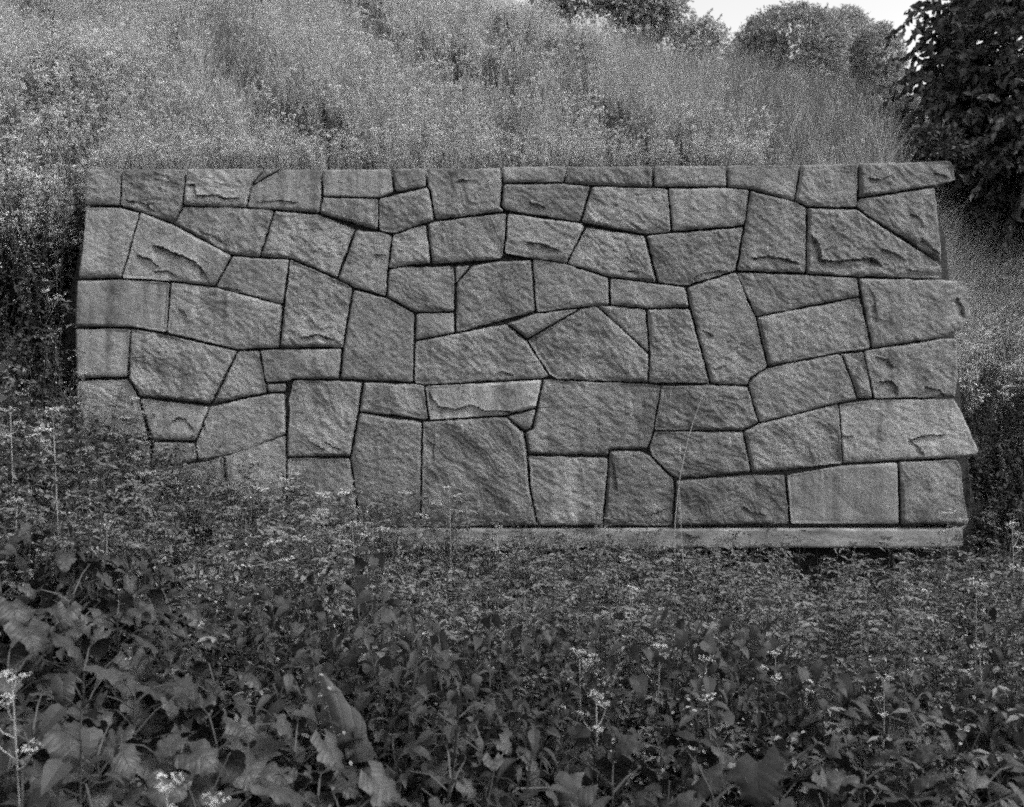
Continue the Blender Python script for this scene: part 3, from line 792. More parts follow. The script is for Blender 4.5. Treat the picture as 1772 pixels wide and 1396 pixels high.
def scatter(name, coll, P, rot, scl, idx):
    me = bpy.data.meshes.new(name)
    P = np.ascontiguousarray(P, np.float32)
    me.vertices.add(len(P)); me.vertices.foreach_set('co', P.ravel())
    a = me.attributes.new('rot', 'FLOAT_VECTOR', 'POINT'); a.data.foreach_set('vector', np.ascontiguousarray(rot, np.float32).ravel())
    a = me.attributes.new('scl', 'FLOAT', 'POINT'); a.data.foreach_set('value', np.ascontiguousarray(scl, np.float32))
    a = me.attributes.new('idx', 'INT', 'POINT'); a.data.foreach_set('value', np.ascontiguousarray(idx, np.int32))
    me.update()
    o = link(name, me)
    ng = bpy.data.node_groups.new(name + '_nodes', 'GeometryNodeTree')
    ng.interface.new_socket('Geometry', in_out='INPUT', socket_type='NodeSocketGeometry')
    ng.interface.new_socket('Geometry', in_out='OUTPUT', socket_type='NodeSocketGeometry')
    N, L = ng.nodes, ng.links
    gi = N.new('NodeGroupInput'); go = N.new('NodeGroupOutput')
    ci = N.new('GeometryNodeCollectionInfo'); ci.inputs[0].default_value = coll
    ci.inputs['Separate Children'].default_value = True; ci.inputs['Reset Children'].default_value = True
    io = N.new('GeometryNodeInstanceOnPoints'); io.inputs['Pick Instance'].default_value = True
    def na(nm, ty):
        n = N.new('GeometryNodeInputNamedAttribute'); n.data_type = ty; n.inputs['Name'].default_value = nm
        return next(s for s in n.outputs if s.enabled and s.name == 'Attribute')
    L.new(gi.outputs[0], io.inputs['Points']); L.new(ci.outputs[0], io.inputs['Instance'])
    L.new(na('idx', 'INT'), io.inputs['Instance Index'])
    L.new(na('rot', 'FLOAT_VECTOR'), io.inputs['Rotation'])
    L.new(na('scl', 'FLOAT'), io.inputs['Scale'])
    L.new(io.outputs[0], go.inputs[0])
    md = o.modifiers.new('scatter', 'NODES'); md.node_group = ng
    tag(o, kind='stuff')
    return o

def cloud(X, Y, nproto, smin, smax, tilt=.15, extra=None):
    n = len(X)
    P = np.stack([X, Y, H(X, Y) - 0.01], 1)
    rot = np.stack([rng.normal(0, tilt, n), rng.normal(0, tilt, n), rng.uniform(0, 6.28, n)], 1)
    s = rng.uniform(smin, smax, n)
    if extra is not None: s = s * extra
    return P, rot, s, rng.integers(0, nproto, n)

# ------------------------------------------------------------------ meadow on the hill
mats3 = [M_grass, M_pale, M_flower]
C_fl = proto_collection('flowerp', [meadow_flower(R_, s, d).mesh('meadow_flower', mats3) for R_, s, d in ((.55, 1, 1.2), (.65, 2, 1.0), (.48, 3, 1.4), (.6, 4, .8))])
C_gr = proto_collection('grassp', [grass_tuft(.6, 16, .08, s).mesh('grass', [M_grass, M_bud]) for s in (1, 2, 3)]
                        + [grass_tuft(.5, 14, .07, s + 9, seeds=False).mesh('grass', [M_dgrass, M_bud]) for s in (4, 5)])

def sample(n, y0, y1, left=-.60, right=.60, xpad=1.0):
    """more points close to the camera; uniform per picture area is too sparse near, so density ~ 1/Y"""
    Y = y0 + (y1 - y0) * rng.random(n) ** 1.15
    X = rng.uniform(left * Y - xpad, right * Y + xpad)
    return X, Y

def hillmask(X, Y):
    """1 where pale flowers stand thickly, 0 where plain grass"""
    u = X / Y
    n = pn(X * .55, Y * .55, 11.0) + .6 * pn(X * 1.5, Y * 1.5, 12.0)
    m = 0.62 + .75 * n
    m = m - 1.1 * smooth(.06, .20, u + .05 * n) * smooth(8.9, 9.7, Y)      # upper right slope: grass
    m = m + .45 * (1 - smooth(8.6, 9.6, Y)) * (1 - smooth(.24, .28, u)) - 1.0 * smooth(.25, .29, u)  # a bright band right behind the wall
    fur = pn((X + .8 * Y) * .9, (Y - .5 * X) * .3, 21.0)          # furrows running down to the right
    m = m - .6 * smooth(.25, .55, fur)
    return np.clip(m, 0, 1), fur

FUR = [[(50, -10), (75, 30), (98, 55), (114, 80)], [(375, 95), (420, 125), (460, 160), (520, 195), (575, 205)], [(600, 235), (640, 250), (690, 275)],
       [(660, 65), (720, 88), (790, 108), (850, 122), (900, 140)], [(985, 150), (1035, 172), (1062, 200), (1105, 240)], [(85, 130), (112, 205)], [(885, 230), (945, 262)],
       [(1150, 235), (1215, 250)], [(860, 45), (890, 75), (1010, 95)], [(620, 10), (670, 50)], [(290, 75), (312, 92)]]
def furrow(X, Y):
    pxx = X / Y * F + CX; pyy = CY - (H(X, Y) + .35 - ZC) / Y * F
    Pq = np.stack([pxx, pyy], 1); d = np.full(len(X), 999.)
    for pl in FUR:
        for k in range(len(pl) - 1): d = np.minimum(d, seg_dist(Pq, np.array(pl[k], float), np.array(pl[k + 1], float)))
    return 1 - smooth(12, 32, d + 14 * pn(X * 2.5, Y * 2.5, 77.))
X, Y = sample(17000, 8.38, 19)
m, fur = hillmask(X, Y)
keep = (rng.random(len(X)) < m * .97 + .015)
right = (X / Y > .43) | (rng.random(len(X)) < .9 * furrow(X, Y))
keep &= ~right
X, Y = X[keep], Y[keep]
near = .62 + .38 * smooth(8.4, 9.4, Y)
Xe = rng.uniform(-3.6, 2.2, 1500); Ye = rng.uniform(8.37, 8.75, 1500); ke = (pn(Xe * .9, 3.) > -.45) & ((Xe < -1.3) | (Xe > -.75) | (rng.random(1500) < .2))
X = np.concatenate([X, Xe[ke]]); Y = np.concatenate([Y, Ye[ke]]); near = np.concatenate([near, rng.uniform(.38, .6, ke.sum())])
o = scatter('meadow_flowers', C_fl, *cloud(X, Y, 4, .75, 1.2, .12, near))
tag(o, 'dense pale wildflowers covering the hillside above the stone wall')
X, Y = sample(19000, 8.36, 20)
m, fur = hillmask(X, Y)
fw = furrow(X, Y)
keep = rng.random(len(X)) < 1.0 - .5 * m - .25 * smooth(.3, .5, fur) - .35 * fw
fur = np.where(fw > .4, 1., fur)
X, Y, fur = X[keep], Y[keep], fur[keep]
near = .55 + .45 * smooth(8.4, 9.4, Y)
P, rot, s, idx = cloud(X, Y, 3, .7, 1.2, .12, near)
u_ = X / Y
idx = np.where((fur > .25) | (rng.random(len(X)) < .15 + .6 * smooth(.08, .25, u_)), 3 + (idx % 2), idx)
o = scatter('hillside_grass', C_gr, P, rot, s, idx)
tag(o, 'long seeding meadow grass on the slope behind the wall')

mats_n = [M_nettle, M_stem, M_bud]
C_ne = proto_collection('nettlep', [nettle(.75, .075, 13, 1).mesh('nettle', mats_n), nettle(.68, .06, 14, 2).mesh('nettle', mats_n),
                                    nettle(.8, .085, 12, 3, True).mesh('nettle', mats_n), nettle(.6, .05, 15, 4).mesh('nettle', mats_n)])
mats_f = [M_fine, M_stem, M_head]
C_fi = proto_collection('finep', [fine_herb(.62, 1).mesh('herb', mats_f), fine_herb(.7, 2).mesh('herb', mats_f), fine_herb(.55, 3).mesh('herb', mats_f),
                                  fine_herb(.62, 4).mesh('herb', mats_f), fine_herb(.68, 5, True).mesh('herb', mats_f)])

X, Y = sample(9000, 8.6, 18)
kf_ = rng.random(len(X)) < .9 * (furrow(X, Y) > .35)
o = scatter('furrow_nettles', C_ne, *cloud(X[kf_], Y[kf_], 4, .45, .75))
tag(o, 'dark low herbs in the furrows that run down the hillside')

nb = 3400
X = rng.uniform(-6.5, -3.55, nb); Y = rng.uniform(6.9, 10.2, nb)
pyb = CY - (H(X, Y) + .5 - ZC) / Y * F
kb = rng.random(nb) < smooth(290, 430, pyb + 60 * pn(X * 1.3, Y * 1.3))
X, Y = X[kb], Y[kb]
P, rot, s, idx = cloud(X, Y, 4, .7, 1.1)
o = scatter('dark_bank_nettles', C_ne, P, rot, s, idx)
tag(o, 'dark nettles crowding the bank left of the wall')
X = rng.uniform(-6.8, -3.6, 2600); Y = rng.uniform(7.9, 10.4, 2600)
pyb = CY - (H(X, Y) + .5 - ZC) / Y * F
kp = rng.random(2600) < .12 + .88 * smooth(520, 330, pyb)
o = scatter('bank_flowers', C_fl, *cloud(X[kp], Y[kp], 4, .7, 1.1))
tag(o, 'scattered pale flowers on the bank left of the wall')
# right-hand bank: flowers in the middle, grass above, dark plants at the foot
n = 9500
Y = rng.uniform(7.3, 13, n); X = rng.uniform(3.72, 7.4, n) + (Y - 8) * .25
zz = H(X, Y); py = CY - (zz - ZC) / Y * F
fl = smooth(640, 700, py + 40 * pn(X * 2, Y * 2)) ; 
kf = (py < 770) & (py > 585 + 60 * pn(X * 1.4, Y * 1.4)) & (rng.random(n) < .95)
o = scatter('right_bank_flowers', C_fl, *cloud(X[kf], Y[kf], 4, .65, .95))
tag(o, 'bright small flowers on the bank right of the wall')
kg = (py <= 640)
P, rot, s, idx = cloud(X[kg], Y[kg], 3, .75, 1.15, .2); rot[:, 1] += .35
o = scatter('right_bank_grass', C_gr, P, rot, s, idx)
tag(o, 'leaning long grass under the dark tree right of the wall')
kn = (py > 720)
o = scatter('right_bank_nettles', C_ne, *cloud(X[kn], Y[kn], 4, .6, .95))
tag(o, 'dark herbs at the foot of the right bank')

# ------------------------------------------------------------------ weeds in front of the wall
def clearing(X, Y):
    """under the beam near its right end the ground is bare"""
    px = X / Y * F + CX
    return (px > 1385) & (px < 1500) & (Y > 6.55) & (Y < 8.1)
HOL = [(955, 1325, 95, 60), (1700, 1265, 85, 55), (215, 1215, 90, 45), (290, 950, 75, 40), (60, 940, 60, 30), (1580, 1085, 60, 45), (820, 1180, 55, 28), (430, 1290, 60, 35), (1130, 1215, 60, 35),
       (120, 1060, 60, 35), (1470, 1335, 60, 30), (690, 1130, 45, 30), (1000, 1055, 50, 20), (600, 1230, 75, 60), (760, 1290, 60, 30), (330, 1190, 60, 30)]
def hollow(X, Y):
    zt = H(X, Y) - ZC + .85
    px = X / Y * F + CX; py = CY - zt / Y * F
    out = np.zeros(len(X), bool)
    for cx, cy, rx, ry in HOL:
        out |= ((px - cx) / rx) ** 2 + ((py - cy) / ry) ** 2 < 1 + .5 * pn(X * 4, Y * 4, 5.)
    return out
def bigzone(X, Y):
    """where the broad-leaved plants take over"""
    zt = -1.1 + np.interp(X, RX, RV) * smooth(0.5, 4.5, Y)
    px = X / Y * F + CX; py = CY - zt / Y * F
    a = smooth(0, 90, py - np.interp(px, [-200, 0, 150, 350, 620, 900, 1100, 1400, 1700, 2000], [860, 880, 910, 1030, 1150, 1200, 1160, 1170, 1210, 1210]))
    return a, px, py
def bushy(h, seed, L_, ratio, nn):
    R = random.Random(seed); g = Geo()
    P = curved(h, R.uniform(-.05, .1), R.uniform(0, .12), R.uniform(0, 6.28))
    g.add(*tube(P, .004, .002), m=1)
    for k in range(nn):
        t = .35 + .65 * k / (nn - 1); c = at_path(P, t); az = k * 2.4 + R.uniform(-.4, .4); ln = R.uniform(.03, .13) * (1.4 - t)
        tip = c + np.array([math.cos(az) * ln, math.sin(az) * ln, ln * .4])
        g.add(*tube(np.array([c, (c + tip) / 2 + np.array([0, 0, .01]), tip]), .0016, .001), m=1)
        sz = L_ * R.uniform(.5, 1.2)
        V, T = blade(sz, sz * ratio * R.uniform(.8, 1.15), 5, R.uniform(.7, 1.7), .35, R.uniform(-.5, .3), .6)
        g.add(V @ rotm(0, R.uniform(-.5, .5), az - 1.57).T + tip, T, 0)
    return g
C_bu = proto_collection('bushp', [bushy(.75, 61, .058, .6, 34).mesh('bush', mats_n), bushy(.8, 62, .072, .66, 28).mesh('bush', mats_n), bushy(.7, 63, .046, .72, 38).mesh('bush', mats_n), bushy(.78, 64, .075, .45, 30).mesh('bush', mats_n)])
X, Y = sample(3000, 1.5, 6.6, -.62, .62, .3)
a, px, py = bigzone(X, Y)
kb = (rng.random(len(X)) < smooth(4.9, 3.6, Y + .8 * pn(X, Y, 41.)) * (1 - .96 * a)) & ~(hollow(X, Y)) & (pn(X * 1.6, Y * 1.2, 51.) > -.22)
Pb, rb, sb, ib = cloud(X[kb], Y[kb], 4, 1.0, 1.35, .15, 1 + .22 * pn(X[kb] * 1.4, Y[kb] * 1.4, 61.))
o = scatter('leafy_herbs', C_bu, Pb, rb, sb, ib)
tag(o, 'dark medium-leaved herbs between the nettles and the broad leaves')
X = rng.uniform(-4.6, -1.2, 900); Y = rng.uniform(4.4, 7.6, 900)
kb = rng.random(900) < smooth(-1.3, -2.9, X) * .8
o = scatter('left_mound_herbs', C_bu, *cloud(X[kb], Y[kb], 4, .85, 1.15, .18))
tag(o, 'leafy dark herbs piled against the lower left corner of the wall')
X, Y = sample(7000, 1.5, 7.86, -.62, .62, .3)
keep = (X > -3.7) & ~clearing(X, Y)
a, px, py = bigzone(X, Y)
mix = pn(X * .8, Y * .8, 31.) + .5 * pn(X * 2.2, Y * 2.2, 32.)
left_ = smooth(200, 900, px)
gap = pn(X * 1.6, Y * 1.2, 51.) > -.42 + .25 * smooth(5.2, 4.2, Y)
kf = keep & gap & ~(hollow(X, Y)) & (rng.random(len(X)) < (1 - a * .99)) & (mix > -.7 + .85 * smooth(5.2, 4., Y)) & (Y > 2.2)
ex = 1.0 + .20 * pn(X[kf] * 1.2, Y[kf] * 1.2, 61.) + .14 * pn(X[kf] * 3, Y[kf] * 3, 62.)
P, rot, s, idx = cloud(X[kf], Y[kf], 5, 1.12, 1.45, .14, ex)
idx = np.where((idx == 4) & ((rng.random(len(idx)) < .85) | (Y[kf] < 4.8)), rng.integers(0, 4, len(idx)), idx)
o = scatter('fine_leaved_weeds', C_fi, P, rot, s, idx)
X = rng.uniform(-3.6, 3.6, 700); Y = rng.uniform(6.8, 7.75, 700)
kq = ~clearing(X, Y) & (rng.random(700) < np.interp(X, [-3.6, -1, 0, 1.2, 2.2, 3.6], [1, 1, .9, .6, .22, .4])) & (pn(X * 2.5, Y, 71.) > -.2)
Pq, rq, sq, iq = cloud(X[kq], Y[kq], 5, 1.2, 1.7, .12)
iq = np.where(X[kq] > -.6, iq % 4, iq)
f2 = scatter('wall_foot_weeds', C_fi, Pq, rq, sq, iq)
tag(f2, 'taller wispy weeds rising in front of the lowest stones')
tag(o, 'fine-leaved weeds with tiny pale heads growing against the wall foot')
X, Y = sample(4200, 1.5, 7.75, -.62, .62, .3)
a, px, py = bigzone(X, Y)
mix = pn(X * .8, Y * .8, 31.) + .5 * pn(X * 2.2, Y * 2.2, 32.)
keep = (X > -3.7) & ~clearing(X, Y) & ~(hollow(X, Y)) & (pn(X * 1.6, Y * 1.2, 51.) > -.45 + .25 * smooth(5.2, 4.2, Y)) & (rng.random(len(X)) < (1 - a * .98)) & (mix < .45 + .6 * smooth(5.5, 4., Y))
keep &= (rng.random(len(X)) < .10 + .6 * np.maximum(smooth(5.6, 3.6, Y), smooth(-1.6, -3.0, X)))
ex = 1 - .15 * smooth(6.6, 7.7, Y[keep]) * smooth(.2, 1.2, X[keep]) + .18 * pn(X[keep] * 1.2, Y[keep] * 1.2, 61.)
o = scatter('nettle_patch', C_ne, *cloud(X[keep], Y[keep], 4, 1.05, 1.45, .14, ex))
tag(o, 'thick nettles filling the ground in front of the wall')

X, Y = sample(520, 3.2, 7.7, -.6, .6, .2)
kw = ~clearing(X, Y) & ~hollow(X, Y) & (Y > 4.2) & (pn(X * .9, Y * .9, 91.) > -.3) & (X > -3.6)
C_wi = proto_collection('wispp', [grass_tuft(1.0, 6, .05, 80 + s, w=.004).mesh('grass', [M_fine, M_bud]) for s in range(3)])
o = scatter('wispy_grasses', C_wi, *cloud(X[kw], Y[kw], 3, .8, 1.2, .12))
tag(o, 'thin wispy grasses rising out of the weeds in front of the wall')

# ------------------------------------------------------------------ broad-leaved plants in the foreground (each leaf a part)
def big_leaf(seed, Ln=.2, W=.19, lobed=.0):
    R = random.Random(seed); nu, nv = 15, 11
    V = np.zeros((nu, nv, 3)); ang = R.uniform(.25, .6); y = z = 0.; ph = R.uniform(0, 6); dr = R.uniform(1.1, 1.9)
    tw = R.uniform(-.25, .25)
    for a in range(nu):
        t = a / (nu - 1)
        w_ = W * .5 * (math.sin(math.pi * (t * .93 + .055) ** .62) ** .8)
        w_ *= 1 + .10 * math.sin(t * 15 + ph) + .06 * math.sin(t * 31 + ph * 2) + lobed * math.sin(t * 19 + ph)
        if a == nu - 1: w_ = .002
        for b in range(nv):
            q = 2 * b / (nv - 1) - 1
            e = abs(q)
            back = -.16 * Ln * max(0, e - .2) * (1 - t) ** 3 * 2.2
            V[a, b] = (q * w_, y + back, z + .20 * w_ * e - .34 * w_ * e * e * (1 + .4 * math.sin(5 * t + ph)) + .010 * math.sin(t * 22 + ph + q * 2) * e ** 2
                       + .005 * math.sin(26 * (t - .3 * e)) * (1 - .5 * e) + tw * q * w_ * t)
        ang -= dr / (nu - 1) * (.5 + t)
        y += Ln / (nu - 1) * math.cos(ang); z += Ln / (nu - 1) * math.sin(ang)
    ii = np.arange(nu * nv).reshape(nu, nv)
    Qd = np.stack([ii[:-1, :-1], ii[:-1, 1:], ii[1:, 1:], ii[1:, :-1]], -1).reshape(-1, 4)
    return tri_mesh('leaf', V.reshape(-1, 3), Qd, [M_big], smooth=True)
LEAF = [big_leaf(s, .19 + .02 * (s % 3), .15 + .02 * (s % 4), .025 * (s % 3)) for s in range(12)]

def stalk_mesh(h, lean, az, r0=.006, r1=.003, m=None, name='stem'):
    P = curved(h, lean * .4, lean * .6, az)
    return tri_mesh(name, *tube(P, r0, r1, 5), [m or M_stem], smooth=True), P

def locate(px, py, extra=0.0):
    """ground point whose plant top (0.75 m) appears at this place in the photograph"""
    Y = 3.0
    for _ in range(30):
        X_ = (px - CX) / F * Y
        zt = float(H(X_, Y)) - ZC + .95 + extra
        if zt > -.15: zt = -.15
        Y = .5 * Y + .5 * max(1.2, min(7.7, -zt * F / max(py - CY, 20)))
    return (px - CX) / F * Y, Y

def burdock(px, py, label, n=9, size=1.0, seed=0, h=.96):
    R = random.Random(seed * 13 + 5)
    X_, Y_ = locate(px, py)
    e = empty('broad_leaved_plant', (X_, Y_, float(H(X_, Y_)) - .01), R.uniform(-.5, .5))
    tag(e, label, 'plant', 'broad-leaved plants in the foreground')
    sm_, P = stalk_mesh(h * .92, R.uniform(-.05, .1), R.uniform(0, 6), .007, .004)
    link('stem', sm_, e)
    g = Geo()
    for k in range(n):
        az = k * 2.4 + R.uniform(-.35, .35)
        t = .62 + .38 * (k / (n - 1)) ** .8
        c = at_path(P, t)
        ln = R.uniform(.08, .24) * (1.3 - .6 * t) * size
        d = np.array([math.cos(az), math.sin(az), 0])
        tip = c + d * ln + np.array([0, 0, ln * R.uniform(.3, .7)])
        g.add(*tube(np.array([c, c + d * ln * .5 + np.array([0, 0, ln * .4]), tip]), .0035, .0022), m=0)
        s = size * R.uniform(.38, .85) * (1.1 - .35 * max(0, t - .7) / .3)
        lf = link('leaf', LEAF[R.randrange(len(LEAF))], e, tuple(tip))
        lf.rotation_euler = (R.uniform(-1.15, -.25), R.uniform(-.4, .4), az - math.pi / 2)
        lf.scale = (s, s, s)
    link('leaf_stalks', g.mesh('leaf_stalks', [M_stem]), e)['kind'] = 'stuff'
    return e

BD = [
 (10, 985, 'broad-leaved plant with drooping leaves at the left edge below the nettles'),
 (120, 1000, 'broad-leaved plant with drooping leaves beside the tall umbel at left'),
 (205, 1030, 'broad-leaved plant half covered by the weeds left of centre'),
 (15, 1110, 'pale broad-leaved plant touching the left edge, halfway down the dark leaves'),
 (130, 1120, 'broad-leaved plant with one triangular pale leaf in the dark left part'),
 (230, 1165, 'large many-lobed broad-leaved plant in the dark lower left'),
 (330, 1150, 'broad-leaved plant under the fringe of fine weeds at lower left'),
 (70, 1230, 'broad-leaved plant above the pale shoots in the lower left corner'),
 (180, 1260, 'dark broad-leaved plant low down between the left corner and the lobed plant'),
 (300, 1265, 'broad-leaved plant with leaves hanging in a row at lower left'),
 (400, 1240, 'broad-leaved plant with two hanging heart-shaped leaves'),
 (20, 1340, 'pale broad-leaved plant in the bottom left corner'),
 (150, 1370, 'broad-leaved plant at the bottom edge, left of the close flower head'),
 (330, 1360, 'broad-leaved plant behind the close flower head at the bottom'),
 (440, 1320, 'broad-leaved plant with leaves pointing down, right of the close flower head'),
 (500, 1260, 'broad-leaved plant just left of the large upright leaf'),
 (560, 1330, 'broad-leaved plant with a bright square leaf near the bottom'),
 (640, 1360, 'broad-leaved plant at the bottom edge under the large upright leaf'),
 (740, 1310, 'broad-leaved plant with narrow curling leaves at bottom centre'),
 (830, 1370, 'dark broad-leaved plant at the bottom edge, left of the black hollow'),
 (960, 1360, 'broad-leaved plant in the black hollow at bottom centre'),
 (1050, 1320, 'broad-leaved plant with toothed pale leaves right of the black hollow'),
 (1120, 1370, 'broad-leaved plant with wide flat leaves on the bottom edge right of centre'),
 (1180, 1260, 'broad-leaved plant under the white flower clusters right of centre'),
 (1260, 1340, 'broad-leaved plant with ragged leaves between centre and right corner'),
 (1330, 1275, 'broad-leaved plant with one long bright arching leaf at lower right'),
 (1400, 1360, 'broad-leaved plant with large veined leaves on the bottom edge at right'),
 (1500, 1300, 'broad-leaved plant with a hooked leaf among the small herbs at right'),
 (1560, 1375, 'broad-leaved plant with a crumpled pale leaf near the right corner'),
 (1680, 1340, 'broad-leaved plant beside the black gap at the right corner'),
 (8, 895, 'broad-leaved plant at the left edge, highest of the broad-leaved ones'),
 (105, 925, 'broad-leaved plant with pale edge between the umbels at left'),
 (215, 950, 'broad-leaved plant at the upper margin of the dark leaves, right of the left umbels'),
 (300, 1030, 'broad-leaved plant where dark leaves give way to fine weeds at left'),
 (250, 1470, 'broad-leaved plant only partly in the picture, bottom edge at left'),
 (690, 1480, 'broad-leaved plant only partly in the picture, bottom edge near the centre'),
 (1220, 1470, 'broad-leaved plant only partly in the picture, bottom edge right of the centre'),
 (1620, 1470, 'broad-leaved plant only partly in the picture, bottom edge near the right corner'),
 (860, 1245, 'broad-leaved plant between the nettles at the centre, above the black hollow'),
 (1600, 1240, 'broad-leaved plant among the small herbs below the dark hollow at right'),
 (1760, 1300, 'broad-leaved plant with a pale leaf cut by the right edge'),
]
for k, (px, py, lab) in enumerate(BD):
    burdock(px, py, lab, n=15, size=[1.0, 1.15, .9][k % 3], seed=k)

# the one large upright leaf
X_, Y_ = locate(600, 1225)
e = empty('dock_plant', (X_, Y_, float(H(X_, Y_)) - .01))
tag(e, 'dock with one very large smooth leaf standing up among the weeds', 'plant')
me, P = stalk_mesh(.80, .04, 1.0, .008, .005); link('stem', me, e)
def dock_leaf():
    nu, nv = 16, 9; V = np.zeros((nu, nv, 3))
    for a in range(nu):
        t = a / (nu - 1)
        w_ = .066 * math.sin(math.pi * (.1 + .88 * t) ** .8) ** .9 * (1 + .12 * math.sin(t * 15 + .5))
        for b in range(nv):
            q = 2 * b / (nv - 1) - 1
            V[a, b] = (q * w_ - .13 * t, .05 * t * t + .25 * w_ * abs(q), .27 * t + .005 * math.sin(t * 30 + q * 3) * abs(q))
    ii = np.arange(nu * nv).reshape(nu, nv)
    Qd = np.stack([ii[:-1, :-1], ii[:-1, 1:], ii[1:, 1:], ii[1:, :-1]], -1).reshape(-1, 4)
    return tri_mesh('leaf', V.reshape(-1, 3), Qd, [M_big], smooth=True)
lf = link('leaf', dock_leaf(), e, tuple(P[-1] + np.array([.02, -.02, -.02])))
for k in range(4):
    lf = link('leaf', LEAF[k], e, tuple(at_path(P, .6 + .1 * k))); lf.rotation_euler = (-.1, 0, k * 1.7 + .5); lf.scale = (.9, .9, .9)

# ------------------------------------------------------------------ flowering umbels that stand out
def umbel_head(seed, r=.032, n=66, size=.009):
    R = random.Random(seed); g = Geo()
    nc = 6
    for c_ in range(nc):
        a = c_ * 6.28 / nc + R.uniform(-.3, .3); rr = r * R.uniform(.45, 1.0)
        c = np.array([rr * math.cos(a), rr * math.sin(a), .03 + R.uniform(-.012, .012)])
        g.add(*tube(np.array([(0, 0, 0), c * .6 + np.array([0, 0, .004]), c]), .0012, .0008), m=1)
        for k in range(n // nc):
            b = R.uniform(0, 6.28); q = .014 * math.sqrt(R.random())
            p = c + np.array([q * math.cos(b), q * math.sin(b), R.uniform(0, .009)])
            V, T = blade(size, size * .95, 2, .2, .1, R.uniform(-.5, .7)); V[:, 1] -= size / 2
            g.add(V @ rotm(R.uniform(-.5, .5), R.uniform(-.5, .5), R.uniform(0, 6.28)).T + p, T, 0)
    return g.mesh('flower_head', [M_head, M_pale])
HEAD = [umbel_head(s) for s in range(4)]
LEAFS = []
for s in range(3):
    V, T = blade(.09, .04, 5, 1.1, .25, .5)
    LEAFS.append(tri_mesh('leaf', V * (1 + .15 * s), T, [M_nettle]))

def umbel(px, py, label, Y_=None, hgt=None, heads=4, sc_=1.0, seed=0):
    """py is where the top head shows; the plant stands on the ground below it"""
    R = random.Random(seed * 7 + 1)
    if Y_ is None:
        X_, Y_ = locate(px, py, .12)
    X_ = (px - CX) / F * Y_
    g0 = float(H(X_, Y_)); top = wz(py, Y_)
    h = max(.3, top - g0)
    e = empty('umbel_plant', (X_, Y_, g0 - .01), 0)
    tag(e, label, 'flowering plant', 'flowering weeds standing above the others')
    lean = R.uniform(-.08, .08); az = R.uniform(0, 6.28)
    P = curved(h - .03, lean * .3, 0, az) - np.array([0, 0, 0])
    P[:, 0] -= P[-1, 0] * np.linspace(0, 1, len(P)); P[:, 1] -= P[-1, 1] * np.linspace(0, 1, len(P))
    P[:, 0] += lean * (np.linspace(0, 1, len(P)) - 1)
    link('stem', tri_mesh('stem', *tube(P, .004, .002, 5), [M_pale]), e)
    hd = link('flower_head', HEAD[seed % 4], e, tuple(P[-1])); hd.scale = (sc_,) * 3; hd.rotation_euler = (0, 0, R.uniform(0, 6))
    for k in range(heads - 1):
        t = R.uniform(.82, .95); c = at_path(P, t); a = R.uniform(0, 6.28); ln = R.uniform(.05, .10) * sc_
        tip = c + np.array([math.cos(a) * ln * .8, math.sin(a) * ln * .5, ln * .7])
        b = link('side_stem', tri_mesh('side_stem', *tube(np.array([c, (c + tip) / 2 - np.array([0, 0, .01]), tip]), .002, .0013), [M_pale]), e)
        hd = link('flower_head', HEAD[(seed + k + 1) % 4], e, tuple(tip)); s = sc_ * R.uniform(.55, .85); hd.scale = (s, s, s); hd.rotation_euler = (R.uniform(-.3, .3), R.uniform(-.3, .3), R.uniform(0, 6))
    for k in range(8):
        lf = link('leaf', LEAFS[k % 3], e, tuple(at_path(P, .3 + .6 * k / 8))); lf.rotation_euler = (0, 0, R.uniform(0, 6.28)); lf.scale = (.8, .8, .8)
    return e

